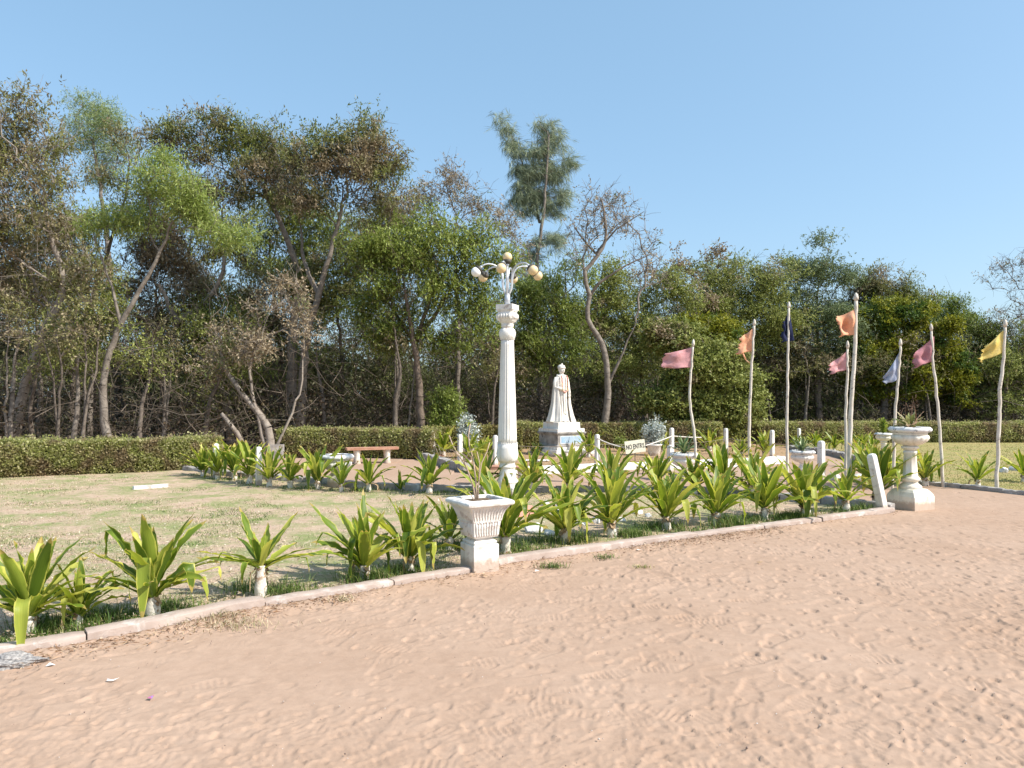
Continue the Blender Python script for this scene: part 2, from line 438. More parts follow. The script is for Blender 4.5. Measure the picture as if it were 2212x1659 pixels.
# ------------------------------------------------------------------ kerbs
M_KERB = surf("kerb_stone", (0.38, 0.295, 0.25), (0.50, 0.405, 0.35), 5, 0.9, 0.6, 30, 0.008, (0.58, 0.53, 0.49), 5.5, 0.55, 0.68)
M_KERB_OLD = surf("kerb_old_stone", (0.24, 0.22, 0.21), (0.42, 0.39, 0.36), 7, 0.9, 0.7, 30, 0.01, (0.55, 0.52, 0.49), 6, 0.55, 0.62)
M_KERB_WHITE = surf("kerb_whitewashed", (0.72, 0.69, 0.66), (0.80, 0.78, 0.75), 4, 0.85, 0.5, 30, 0.008, (0.45, 0.40, 0.36), 5, 0.62, 0.68)
def kerb(name, line, mat, w, h, blk, seed, label, rough=0.006, side=1):
    rng = random.Random(seed); mb = MB()
    p = np.array(line); s = np.r_[0, np.cumsum(np.hypot(*(p[1:] - p[:-1]).T))]
    f = lambda t: Vector((np.interp(t, s, p[:, 0]), np.interp(t, s, p[:, 1]), 0))
    t = 0.0
    while t < s[-1] - 0.1:
        L = min(blk * rng.uniform(0.75, 1.3), s[-1] - t); n = max(3, int(L / 0.07))
        gap = rng.uniform(0.002, 0.008)
        dz = rng.uniform(-0.012, 0.012); off = rng.uniform(-0.012, 0.012); tl = rng.uniform(-0.01, 0.01)
        prof = [(0, -0.08), (0.0, h * 0.5), (0.003, h * 0.90), (0.016, h), (w * 0.5, h * 1.01), (w - 0.018, h), (w - 0.002, h * 0.88), (w, -0.08)]
        vs = []; fs = []; m = len(prof)
        for i in range(n + 1):
            tt = t + gap + (L - 2 * gap) * i / n
            c = f(tt); d = (f(min(tt + 0.05, s[-1])) - f(max(tt - 0.05, 0))).normalized(); nrm = Vector((-d.y, d.x, 0)) * side
            e = 0.006 if i in (0, n) else 0
            for k, (a, z) in enumerate(prof):
                j = rough if 0 < k < m - 1 else 0
                q = c + nrm * (a + off + rng.uniform(-j, j) + (e if a < w / 2 else -e)); q.z = z + (dz + tl * (i / n - .5) + rng.uniform(-j, j) - e if z > 0 else 0)
                vs.append(q)
        for i in range(n):
            for k in range(m - 1):
                a = i * m + k; fs.append((a, a + 1, a + m + 1, a + m) if side > 0 else (a, a + m, a + m + 1, a + 1))
        fs.append(tuple(range(m))); fs.append(tuple(range(n * m + m - 1, n * m - 1, -1)))
        mb.add(vs, fs, True)
        t += L
    o = mb.build(name, mat); prop(o, label, None, None, "structure")
    me = o.data
    try: me.set_sharp_from_angle(angle=R(40))
    except Exception: pass
    return o
kerb("kerb_strip", KERB_FRONT, M_KERB, 0.145, 0.072, 1.15, 3, "cracked pinkish kerb between the lilies and the sand", 0.0028, 1)
kerb("kerb_strip", KERB_BACK, M_KERB_OLD, 0.14, 0.11, 0.5, 4, "grey whitewashed stone kerb along the back of the lawn", 0.012, -1)
kerb("kerb_strip", KERB_GARDEN[:4], M_KERB_OLD, 0.2, 0.16, 0.7, 5, "rough grey stone kerb at the left of the statue garden", 0.015, 1)
kerb("kerb_strip", KERB_GARDEN[4:], M_KERB_WHITE, 0.18, 0.15, 1.3, 6, "whitewashed kerb in front of the statue garden", 0.006, 1)
kerb("kerb_strip", KERB_RIGHT, M_KERB_OLD, 0.13, 0.07, 0.6, 8, "grey stone kerb edging the lawn on the right", 0.012, 1)
kerb("kerb_strip", g2([(1700, 972), (1750, 978), (1800, 986), (1865, 1000)]), M_KERB_OLD, 0.2, 0.14, 0.6, 9, "rough stone kerb in front of the far lilies", 0.015, 1)
# ------------------------------------------------------------------ trees
def leaf_quads(c, d, L, W, rs, flat=0.0):
    """one kite-shaped leaf per row: c base points, d directions"""
    n = len(c)
    r = rs.normal(size=(n, 3)); r[:, 2] += flat * 4 * np.sign(rs.rand(n) + 0.2)
    s = np.cross(d, r); s /= np.linalg.norm(s, axis=1, keepdims=True) + 1e-9
    L = L[:, None]; W = W[:, None]
    a = c; b = c + d * L * 0.42 + s * W * 0.5; e = c + d * L; f = c + d * L * 0.42 - s * W * 0.5
    nrm = np.cross(d, s); b = b + nrm * W * 0.15; f = f + nrm * W * 0.15
    V = np.stack([a, b, e, f], 1).reshape(-1, 3)
    return V, np.arange(n * 4).reshape(-1, 4)
def unit(a): return a / (np.linalg.norm(a, axis=1, keepdims=True) + 1e-9)
def seg_tubes(P0, P1, r0, r1, k):
    """tapered k-sided pieces for many segments at once"""
    d = unit(P1 - P0); ref = np.tile(np.array([[0.21, 0.33, 0.92]]), (len(d), 1))
    par = np.abs((d * ref).sum(1)) > 0.95; ref[par] = (0.9, 0.1, 0.1)
    a = unit(np.cross(d, ref)); b = np.cross(d, a)
    th = np.arange(k) * 2 * math.pi / k
    ring = a[:, None, :] * np.cos(th)[None, :, None] + b[:, None, :] * np.sin(th)[None, :, None]
    V0 = P0[:, None, :] + ring * r0[:, None, None]; V1 = P1[:, None, :] + ring * r1[:, None, None]
    V = np.concatenate([V0, V1], 1).reshape(-1, 3)
    base = (np.arange(len(d)) * 2 * k)[:, None]
    j = np.arange(k)
    F = np.stack([base + j, base + (j + 1) % k, base + k + (j + 1) % k, base + k + j], -1).reshape(-1, 4)
    return V, F
def join(parts):
    V = []; F = []; n = 0
    for v, f in parts:
        if len(v) == 0: continue
        V.append(v); F.append(f + n); n += len(v)
    return np.concatenate(V), np.concatenate(F)
LEAF = {  # length, width, flatness, droop
    "compound": (0.118, 0.043, 1.0, -0.15),
    "small":    (0.080, 0.040, 0.2, -0.1),
    "feather":  (0.12, 0.024, 0.5, -0.2),
    "broad":    (0.085, 0.062, 0.3, -0.2),
    "needle":   (0.46, 0.015, 0.0, -1.3),
}
def make_tree(name, label, Y, trunk, r0, lobes, bark, leafm, kind="small", dens=1200, att=9.0, blob=0.30, seed=1,
              group=None, twig=3, depth=0.9, cat="tree", balance=0.45, wig=0.05, lscale=1.0, minr=0.0085, lobe_w=None, wind=(0, 0, 0), extra_trunks=()):
    """trunk: list of (u, v); lobes: list of (u, v, ru, rv) outlines of the crown's masses, all at depth Y"""
    rs = np.random.RandomState(seed)
    base = at(trunk[0][0], trunk[0][1], Y); base.z = 0
    B = np.array(base)
    pos = []; par = []; fixr = []; plen = []; ddir = []
    def addn(p, pa, fr=0.0):
        pos.append(np.array(p, float)); par.append(pa); fixr.append(fr)
        if pa < 0: plen.append(0.0); ddir.append(np.array([0, 0, 1.0]))
        else:
            v = pos[-1] - pos[pa]; l = np.linalg.norm(v) + 1e-9
            plen.append(plen[pa] + l); ddir.append(v / l)
        return len(pos) - 1
    for ti, (tr, rr) in enumerate([(trunk, r0)] + list(extra_trunks)):
        pts = [np.array(at(u, v, Y)) for u, v in tr]
        if ti == 0: pts[0] = B.copy()
        if ti == 0 or tr[0][1] > 880: pts[0][2] = -0.05
        dy = rs.uniform(-0.5, 0.5)
        for i, p in enumerate(pts): p[1] += dy * i / max(1, len(pts) - 1) * 1.2
        # smooth through the points
        dense = []
        for i in range(len(pts) - 1):
            p0 = pts[max(i - 1, 0)]; p1 = pts[i]; p2 = pts[i + 1]; p3 = pts[min(i + 2, len(pts) - 1)]
            m = max(2, int(np.linalg.norm(p2 - p1) / 0.25))
            for q in range(m):
                t = q / m
                dense.append(0.5 * ((2 * p1) + (-p0 + p2) * t + (2 * p0 - 5 * p1 + 4 * p2 - p3) * t * t + (-p0 + 3 * p1 - 3 * p2 + p3) * t ** 3))
        dense.append(pts[-1])
        if ti == 0 or tr[0][1] > 880: pa = -1
        else: pa = int(np.argmin([np.linalg.norm(q - dense[0]) for q in pos]))
        for i, p in enumerate(dense):
            w = rs.normal(size=3) * 0.015 if 0 < i else np.zeros(3)
            f = i / (len(dense) - 1)
            flare = 1 + 0.35 * math.exp(-i * 0.8) if pa < 0 or i > 0 else 1
            pa = addn(p + w, pa, rr * (1 - 0.72 * f) * (flare if i < 4 and ti == 0 else 1))
    # crown attractors
    A = []
    for k, lb in enumerate(lobes):
        u, v, ru, rv = lb[:4]
        c = np.array(at(u, v, Y)); rx = sz(ru, Y); rz = sz(rv, Y); ry = depth * (rx * rz) ** 0.5
        c[1] += rs.uniform(-0.35, 0.35) * ry + (lb[4] if len(lb) > 4 else 0)
        n = max(3, int(att * rx * rz * 3.1 * (0.6 + 0.4 * ry)))
        q = unit(rs.normal(size=(n, 3))) * (rs.rand(n, 1) ** 0.45)
        A.append(c + q * np.array([rx, ry, rz]))
    A = np.concatenate(A)
    A = A[A[:, 2] > 0.25]
    order = np.argsort(np.linalg.norm(A - pos[-1], axis=1))
    PP = np.zeros((len(pos) + len(A) * 14, 3)); PL = np.zeros(len(PP)); n0 = len(pos)
    PP[:n0] = pos; PL[:n0] = plen
    tips = []
    low = int(n0 * 0.25)
    for ai in order:
        a = A[ai]; n = len(pos)
        D = np.linalg.norm(PP[low:n] - a, axis=1)
        j = low + int(np.argmin(D + balance * PL[low:n] + np.maximum(0, PP[low:n, 2] - a[2]) * 0.5))
        dist = np.linalg.norm(a - PP[j])
        if dist < 0.05: tips.append((j, a)); continue
        m = int(min(12, max(1, dist / 0.28)))
        ctrl = PP[j] + (ddir[j] * 0.5 + np.array([0, 0, 0.25])) * dist * 0.55
        pa = j
        for q in range(1, m + 1):
            t = q / m
            p = (1 - t) ** 2 * PP[j] + 2 * t * (1 - t) * ctrl + t * t * a
            if q < m: p = p + rs.normal(size=3) * wig
            pa = addn(p, pa); PP[pa] = p; PL[pa] = plen[pa]
        tips.append((pa, a))
    N = len(pos); P = np.array(pos); par_a = np.array(par)
    acc = np.full(N, 0.0); e = 2.3
    child = np.zeros(N, bool); child[par_a[par_a >= 0]] = True
    acc[~child] = minr ** e
    for i in range(N - 1, 0, -1):
        if par[i] >= 0: acc[par[i]] += acc[i]
    rad = acc ** (1 / e)
    fr = np.array(fixr); top = rad[0]
    lim = r0 * 0.62
    rad = np.where(fr > 0, np.maximum(fr, np.minimum(rad, fr * 1.0)), np.minimum(rad, lim * 0.75 + 0.25 * np.minimum(rad, lim)))
    ei = np.where(par_a >= 0)[0]
    r1 = rad[ei]; rp = np.minimum(rad[par_a[ei]], r1 * 1.3 + 0.002)
    rp = np.where((fr[ei] > 0), rad[par_a[ei]], rp)
    parts = []
    for lo, hi, k in ((0, 0.012, 3), (0.012, 0.04, 4), (0.04, 9, 8)):
        s = (r1 >= lo) & (r1 < hi)
        if s.any(): parts.append(seg_tubes(P[par_a[ei[s]]], P[ei[s]], rp[s], r1[s], k))
    T = np.array([t[1] for t in tips])
    if twig:
        c = np.repeat(T, twig, 0); d = rs.normal(size=c.shape) * blob * 0.9 + np.array(wind) * 0.3
        d[:, 2] += 0.05
        mid = c + d * 0.5 + rs.normal(size=c.shape) * 0.03
        parts.append(seg_tubes(c, mid, np.full(len(c), minr * 0.7), np.full(len(c), minr * 0.5), 3))
        parts.append(seg_tubes(mid, c + d, np.full(len(c), minr * 0.6), np.full(len(c), minr * 0.3), 3))
    V, F = join(parts)
    root = empty(name, base, label, cat, group)
    link("trunk", np_mesh("trunk", V - B, F, True), bark, root)
    if dens > 0:
        area = sum(sz(l[2], Y) * sz(l[3], Y) * 3.14 for l in lobes)
        n = int(area * dens * 2.0)
        ll, lw, flat, droop = LEAF[kind]
        # the leaves hang in small sprays round each twig end
        ns = max(1, n // 7)
        ti = rs.randint(0, len(T), ns); wgt = rs.rand(len(T)) ** 2.0 + 0.03
        ti = rs.choice(len(T), ns, p=wgt / wgt.sum())
        sc = T[ti] + rs.normal(size=(ns, 3)) * blob * 0.88 * np.array([1, 1, 0.6])
        sd = unit(rs.normal(size=(ns, 3)) + np.array([0, 0, droop]) + np.array(wind))
        c = np.repeat(sc, 7, 0) + np.repeat(sd, 7, 0) * (np.tile(np.arange(7), ns)[:, None] * ll * 0.45)
        if kind == "needle": c = np.repeat(sc, 7, 0) + rs.normal(size=(ns * 7, 3)) * 0.035
        spread = 0.75 if kind != "needle" else 0.16
        d = unit(np.repeat(sd, 7, 0) + rs.normal(size=(ns * 7, 3)) * spread)
        L = ll * lscale * rs.uniform(0.65, 1.25, len(c)); W = lw * lscale * rs.uniform(0.7, 1.2, len(c))
        V, F = leaf_quads(c, d, L, W, rs, flat)
        V[:, 2] = np.maximum(V[:, 2], 0.02)
        link("crown", np_mesh("crown", V - B, F), leafm, root)
    return root

# bark and leaf colours
BARK_DARK = surf("dark_bark", (0.085, 0.067, 0.053), (0.20, 0.165, 0.135), 12, 0.95, 0.8, 30, 0.02)
BARK_GREY = surf("grey_bark", (0.14, 0.115, 0.095), (0.29, 0.25, 0.21), 9, 0.95, 0.8, 30, 0.02)
BARK_PALE = surf("pale_bark", (0.20, 0.165, 0.135), (0.36, 0.31, 0.26), 9, 0.95, 0.5, 30, 0.01)
BARK_RED = surf("reddish_bark", (0.11, 0.082, 0.062), (0.23, 0.175, 0.135), 9, 0.95, 0.7, 30, 0.02)
BROWN = [(0.0, (0.14, 0.105, 0.055)), (0.5, (0.30, 0.235, 0.145)), (1.0, (0.50, 0.41, 0.29))]
L_BROWNGREEN = leafy("brown_green_leaves", [(0, (0.12, 0.135, 0.035)), (0.5, (0.235, 0.245, 0.07)), (1, (0.40, 0.38, 0.16))], BROWN, 1.1, 0.44, 0.60)
L_DARK = leafy("dark_green_leaves", [(0, (0.09, 0.115, 0.025)), (0.6, (0.195, 0.23, 0.055)), (1, (0.38, 0.40, 0.14))], BROWN, 0.7, 0.46, 0.60)
L_DEEP = leafy("shade_toned_leaves", [(0, (0.045, 0.06, 0.018)), (0.5, (0.105, 0.125, 0.034)), (1, (0.22, 0.235, 0.085))], BROWN, 0.7, 0.5, 0.64)  # the wood's inner shade is put into these darkened leaf colours
L_BRIGHT = leafy("bright_green_leaves", [(0, (0.17, 0.235, 0.045)), (0.5, (0.30, 0.38, 0.085)), (1, (0.50, 0.55, 0.22))], trans=0.4)
L_PALE = leafy("pale_green_leaves", [(0, (0.16, 0.22, 0.08)), (0.5, (0.28, 0.36, 0.14)), (1, (0.46, 0.50, 0.25))], trans=0.4)
L_MID = leafy("mid_green_leaves", [(0, (0.13, 0.17, 0.025)), (0.5, (0.235, 0.30, 0.055)), (1, (0.43, 0.48, 0.16))], [(0, (0.10, 0.13, 0.02)), (1, (0.28, 0.27, 0.07))], 1.3, 0.58, 0.68)
L_OLIVE = leafy("olive_leaves", [(0, (0.125, 0.15, 0.03)), (0.5, (0.25, 0.29, 0.065)), (1, (0.45, 0.47, 0.17))], BROWN, 0.9, 0.57, 0.66)
L_YELLOW = leafy("yellow_green_leaves", [(0, (0.12, 0.14, 0.012)), (0.5, (0.25, 0.26, 0.02)), (1, (0.42, 0.40, 0.05))], [(0, (0.05, 0.10, 0.02)), (1, (0.12, 0.19, 0.035))], 1.2, 0.5, 0.6)
L_GREYGREEN = leafy("grey_green_leaves", [(0, (0.09, 0.13, 0.055)), (0.5, (0.17, 0.22, 0.10)), (1, (0.30, 0.35, 0.19))], trans=0.25)
L_NEEDLE = leafy("casuarina_needles", [(0, (0.15, 0.19, 0.11)), (0.5, (0.27, 0.32, 0.19)), (1, (0.42, 0.46, 0.30))], trans=0.2)
L_DRY = leafy("dry_leaves", [(0, (0.18, 0.13, 0.075)), (0.5, (0.33, 0.26, 0.165)), (1, (0.48, 0.40, 0.28))], [(0, (0.08, 0.12, 0.03)), (1, (0.22, 0.26, 0.10))], 1.4, 0.55, 0.65, 0.25)
L_LITTER = leafy("shade_toned_thicket", [(0, (0.02, 0.022, 0.009)), (0.5, (0.045, 0.045, 0.018)), (1, (0.10, 0.09, 0.04))], [(0, (0.03, 0.02, 0.012)), (1, (0.13, 0.09, 0.06))], 0.8, 0.48, 0.6, 0.1)  # scrub colours darkened to stand for the shade under the trees

make_tree("broad_tree", "tall reddish brown tree with sparse leaves at the far left edge", 19.5, [(22, 958), (60, 830), (112, 700), (150, 620), (120, 480)], 0.16,
    [(40, 300, 100, 90), (105, 450, 95, 90), (10, 480, 100, 110), (-70, 330, 90, 120), (30, 600, 120, 80), (150, 590, 70, 70), (-90, 520, 90, 120), (30, 225, 60, 40), (120, 330, 45, 50)],
    BARK_PALE, L_BROWNGREEN, "compound", 520, 10, 0.32, 11, twig=8)
make_tree("feathery_tree", "pale green feathery treetop rising above the left trees", 29, [(262, 925), (250, 700), (235, 480), (215, 320)], 0.17,
    [(195, 235, 42, 45), (235, 290, 52, 48), (185, 300, 30, 42), (262, 345, 35, 40), (215, 380, 45, 45)], BARK_GREY, L_PALE, "feather", 1000, 8, 0.34, 12, twig=3)
make_tree("slender_tree", "dark slender tree in front of the pale feathery treetop", 24, [(150, 930), (165, 760), (220, 560), (262, 420), (268, 330)], 0.10,
    [(272, 300, 34, 36), (250, 380, 45, 35), (290, 350, 25, 30), (235, 470, 55, 50), (170, 520, 60, 60), (300, 440, 40, 60)], BARK_DARK, L_BROWNGREEN, "compound", 600, 9, 0.28, 13, twig=5)
make_tree("thorn_tree", "bright green feathery tree leaning right above the left hedge", 18, [(240, 955), (222, 830), (262, 700), (322, 590), (372, 480)], 0.11,
    [(365, 395, 90, 46), (440, 445, 72, 44), (290, 462, 90, 34), (480, 500, 50, 40), (210, 470, 48, 28), (340, 362, 44, 22), (530, 520, 22, 38)],
    BARK_GREY, L_BRIGHT, "feather", 1500, 13, 0.22, 14, twig=3, extra_trunks=[([(262, 700), (240, 620), (215, 540)], 0.05)])
make_tree("broad_tree", "large dark tree with brown tinged crown left of the tallest peak", 23, [(505, 925), (470, 820), (380, 700), (330, 610)], 0.17,
    [(420, 310, 85, 55), (520, 300, 85, 60), (590, 370, 85, 75), (470, 260, 50, 28), (345, 300, 45, 30), (500, 400, 100, 60), (590, 290, 40, 35)],
    BARK_GREY, L_DARK, "compound", 780, 9, 0.28, 15, twig=7,
    extra_trunks=[([(630, 925), (628, 820), (630, 700), (640, 600), (600, 480), (560, 400)], 0.20), ([(380, 700), (450, 640), (480, 560), (470, 450)], 0.10)])
make_tree("broad_tree", "large dark tree whose pointed crown is the tallest of the middle left", 22, [(648, 920), (660, 760), (690, 640), (715, 560), (745, 450)], 0.16,
    [(760, 350, 90, 72), (690, 410, 85, 72), (830, 420, 65, 75), (770, 262, 34, 34), (715, 300, 50, 40), (860, 350, 34, 45), (800, 300, 45, 45), (640, 350, 50, 50)],
    BARK_GREY, L_DARK, "compound", 860, 9, 0.28, 16, twig=7, extra_trunks=[([(690, 640), (650, 560), (640, 480)], 0.09)])
make_tree("spreading_tree", "dark green tree with low spreading boughs behind the bare thorn bush", 24, [(560, 925), (540, 820), (500, 740), (520, 650)], 0.16,
    [(610, 610, 100, 52), (480, 640, 85, 52), (700, 640, 85, 62), (560, 700, 100, 40), (420, 660, 60, 50), (720, 560, 50, 50)], BARK_DARK, L_DARK, "compound", 850, 8, 0.30, 17, twig=4)
make_tree("thorn_bush", "half bare thorn bush with pale twisted limbs and forked trunk near the cinder blocks", 19, [(581, 968), (578, 925), (520, 850), (480, 790), (470, 740)], 0.115,
    [(595, 660, 70, 50), (500, 730, 60, 48), (650, 690, 45, 52), (560, 750, 70, 45), (450, 780, 45, 40), (640, 610, 45, 30)],
    BARK_PALE, L_DRY, "small", 430, 14, 0.24, 18, cat="bush", twig=7, wig=0.09,
    extra_trunks=[([(582, 920), (540, 830), (555, 740), (640, 700)], 0.06), ([(584, 925), (640, 850), (640, 760)], 0.05)])
make_tree("leadtree", "fresh green tree with ferny leaves and fanned trunks just left of the lamp column", 21.5, [(912, 925), (905, 820), (895, 730), (880, 640)], 0.15,
    [(900, 560, 115, 62), (1000, 510, 90, 52), (810, 550, 75, 60), (950, 640, 105, 62), (1060, 580, 60, 62), (815, 650, 70, 62), (900, 480, 70, 32), (1060, 680, 60, 60), (860, 720, 80, 40), (1000, 730, 70, 40)],
    BARK_RED, L_MID, "compound", 900, 10, 0.26, 19, twig=4,
    extra_trunks=[([(895, 740), (960, 650), (1000, 560)], 0.07), ([(895, 740), (930, 640), (925, 540)], 0.07), ([(895, 740), (830, 640), (800, 570)], 0.06)])
make_tree("twiggy_tree", "brownish half bare treetop behind the ferny green tree", 27, [(985, 925), (990, 700), (980, 520)], 0.13,
    [(965, 420, 65, 42), (1040, 450, 55, 50), (910, 430, 50, 40), (1095, 500, 35, 50), (985, 375, 34, 30), (1120, 560, 30, 60)], BARK_GREY, L_DRY, "small", 400, 10, 0.30, 20, twig=8)
make_tree("casuarina", "tall grey green casuarina with drooping needles standing above every other tree", 33, [(1172, 922), (1158, 700), (1160, 560), (1172, 480), (1185, 300)], 0.14,
    [(1086, 258, 9, 18), (1098, 288, 14, 26), (1118, 325, 22, 32), (1165, 262, 12, 20), (1182, 285, 20, 28), (1200, 310, 18, 30), (1160, 330, 30, 34), (1130, 375, 34, 34), (1185, 370, 34, 36), (1232, 350, 10, 18), (1120, 420, 26, 26), (1165, 420, 36, 34), (1212, 415, 24, 30), (1150, 455, 36, 18), (1195, 455, 28, 16), (1190, 520, 42, 22), (1150, 540, 20, 30), (1160, 610, 30, 60)],
    BARK_GREY, L_NEEDLE, "needle", 800, 16, 0.21, 21, twig=3, depth=0.8, wind=(0.5, 0, 0.1), extra_trunks=[([(1165, 480), (1140, 380), (1095, 262)], 0.06)])
make_tree("bare_tree", "dark bare branched tree with curving trunk right of the statue", 22.5, [(1300, 925), (1312, 830), (1300, 745), (1268, 690), (1272, 640), (1262, 590), (1300, 540), (1306, 500), (1296, 440)], 0.125,
    [(1300, 470, 55, 55), (1262, 500, 40, 50), (1350, 480, 50, 55), (1400, 540, 48, 40), (1330, 430, 40, 28), (1270, 430, 30, 28), (1430, 590, 34, 34), (1380, 580, 45, 30), (1250, 560, 30, 40)],
    BARK_GREY, L_DRY, "small", 110, 19, 0.22, 22, twig=6, minr=0.0085, wig=0.06, extra_trunks=[([(1273, 640), (1310, 600), (1400, 555)], 0.055), ([(1290, 545), (1330, 500), (1385, 465)], 0.045), ([(1290, 550), (1262, 515), (1240, 470)], 0.04), ([(1310, 840), (1335, 780), (1370, 700)], 0.06)])
make_tree("leadtree", "green leafy tree directly behind the statue's head", 24, [(1200, 925), (1190, 820), (1185, 700)], 0.12,
    [(1180, 650, 75, 58), (1235, 590, 60, 40), (1150, 720, 70, 50), (1240, 690, 60, 60), (1190, 770, 90, 36), (1120, 640, 45, 60)], BARK_DARK, L_MID, "compound", 900, 9, 0.28, 23, twig=4)
make_tree("leafy_tree", "olive green tree between the bare tree and the pink flag", 25, [(1395, 925), (1390, 820), (1385, 700)], 0.14,
    [(1375, 640, 85, 52), (1440, 600, 45, 34), (1330, 590, 55, 38), (1410, 700, 95, 48), (1310, 690, 55, 60), (1360, 780, 90, 40), (1470, 650, 40, 40)], BARK_DARK, L_OLIVE, "small", 1350, 9, 0.27, 24, twig=4)
make_tree("creeper_mound", "rounded mound of leafy creeper behind the first pink and orange flags", 22.8, [(1540, 925), (1540, 850), (1530, 780)], 0.10,
    [(1545, 800, 75, 95), (1600, 860, 45, 72), (1480, 780, 75, 80), (1440, 850, 70, 55), (1520, 880, 90, 40), (1590, 790, 35, 60), (1430, 740, 50, 50)], BARK_DARK, L_OLIVE, "broad", 2300, 12, 0.20, 25, cat="creeper", twig=2, depth=0.8)
make_tree("yellow_green_bush", "bright yellowish green foliage clump above the pink flag's pole", 23.6, [(1470, 925), (1468, 800)], 0.08,
    [(1450, 705, 50, 28), (1480, 740, 55, 30), (1500, 700, 35, 24), (1540, 720, 40, 30)], BARK_DARK, L_YELLOW, "broad", 1900, 10, 0.20, 26, cat="bush", twig=2)
make_tree("leafy_tree", "dark green tree with spiky top right of the bare tree", 27, [(1590, 925), (1585, 800), (1575, 680)], 0.15,
    [(1550, 570, 45, 34), (1600, 590, 70, 48), (1680, 600, 55, 44), (1610, 670, 90, 60), (1540, 640, 50, 50), (1690, 690, 60, 50)], BARK_DARK, L_OLIVE, "small", 1350, 8, 0.28, 27, twig=4)
make_tree("sparse_tree", "thin pale stemmed tree with few yellowing leaves against the sky", 26, [(1485, 925), (1470, 740), (1465, 640), (1470, 560)], 0.07,
    [(1470, 560, 22, 40), (1440, 600, 32, 28), (1500, 590, 28, 24), (1545, 540, 28, 28), (1500, 640, 40, 30)], BARK_PALE, L_DRY, "broad", 420, 11, 0.16, 28, twig=5)
make_tree("leafy_tree", "grey green tree with tall wispy top behind the navy flag", 28, [(1770, 925), (1770, 780), (1775, 640)], 0.16,
    [(1778, 540, 26, 36), (1755, 590, 60, 45), (1825, 600, 40, 38), (1720, 640, 70, 48), (1800, 680, 70, 50), (1690, 570, 30, 26), (1740, 730, 90, 55)], BARK_DARK, L_GREYGREEN, "small", 1300, 8, 0.28, 29, twig=4)
make_tree("dense_tree", "dense round crowned yellow green tree behind the tall orange flag", 28, [(1905, 925), (1915, 850), (1935, 780)], 0.20,
    [(1950, 675, 75, 36), (1890, 680, 50, 42), (2010, 715, 55, 42), (1930, 740, 85, 42), (2040, 780, 46, 50), (1880, 760, 55, 40), (2060, 840, 38, 45), (1985, 800, 60, 55), (1880, 830, 50, 34), (1950, 850, 60, 30)],
    BARK_DARK, L_YELLOW, "broad", 1900, 9, 0.17, 30, twig=2, extra_trunks=[([(1915, 850), (1980, 800), (2020, 760)], 0.08)])
make_tree("leafy_tree", "dark green tree peeking over the top of the dense round tree", 32, [(1930, 925), (1930, 700)], 0.15,
    [(1900, 608, 48, 32), (1955, 625, 45, 34), (1870, 640, 45, 40), (1990, 660, 45, 40)], BARK_DARK, L_DARK, "compound", 1300, 8, 0.30, 31, twig=3)
make_tree("leafy_tree", "feathery dark green tree right of the dense round tree", 30, [(2090, 925), (2085, 800)], 0.15,
    [(2060, 650, 30, 26), (2080, 690, 50, 42), (2120, 730, 45, 40), (2100, 790, 50, 50), (2040, 690, 34, 30), (2140, 790, 50, 60)], BARK_DARK, L_MID, "compound", 1250, 8, 0.28, 32, twig=3)
make_tree("bare_tree", "dark leafless tree reaching in at the right edge against the sky", 29, [(2290, 925), (2275, 800), (2245, 700), (2215, 640)], 0.17,
    [(2170, 585, 50, 32), (2215, 560, 50, 34), (2195, 625, 60, 26), (2190, 680, 55, 34), (2250, 600, 50, 50), (2220, 730, 55, 40)], BARK_DARK, L_DRY, "small", 60, 15, 0.22, 33, twig=6, minr=0.007, balance=0.3)
make_tree("leafy_tree", "open olive tree behind the yellow flag at the right edge", 28, [(2170, 925), (2160, 850), (2165, 780)], 0.12,
    [(2165, 800, 55, 55), (2210, 820, 50, 60), (2140, 860, 45, 40), (2230, 740, 50, 40), (2180, 880, 70, 30)], BARK_RED, L_OLIVE, "small", 800, 9, 0.26, 34, twig=5)
make_tree("leadtree_sapling", "low bright green ferny sapling behind the hedge left of the lamp column", 21.6, [(965, 930), (962, 890)], 0.025,
    [(962, 870, 32, 22), (975, 900, 34, 22), (945, 900, 20, 18)], BARK_RED, L_MID, "compound", 2300, 20, 0.13, 35, cat="sapling", twig=3)

# half leafy trees filling the middle heights at the left
for u, v, Y, lm, lab, sd in ((70, 520, 24, L_BROWNGREEN, "brownish tree behind the far left trunks", 301), (330, 560, 25, L_DRY, "dry twiggy tree seen through the bright green tree", 302), (400, 470, 26, L_BROWNGREEN, "half leafy brown tree behind the bright green crown", 303),
        (720, 520, 26.5, L_MID, "green leafy tree below the tallest peak of the middle left", 304), (590, 480, 27, L_OLIVE, "olive tree showing between the two big dark crowns", 305), (840, 500, 25, L_BROWNGREEN, "brown green tree filling behind the ferny tree's left side", 306), (180, 640, 22, L_OLIVE, "olive green tree low behind the leaning left trunks", 307), (470, 720, 23, L_OLIVE, "low olive tree behind the half bare thorn bush", 308)):
    make_tree("broad_tree", lab, Y, [(u + 10, 925), (u + 20, 800), (u, v + 60)], 0.10, [(u, v, 90, 60), (u - 60, v + 60, 70, 50), (u + 65, v + 55, 70, 50), (u + 10, v - 50, 60, 36), (u, v + 120, 90, 50)], BARK_GREY, lm, "compound", 620, 8, 0.30, sd, twig=6)

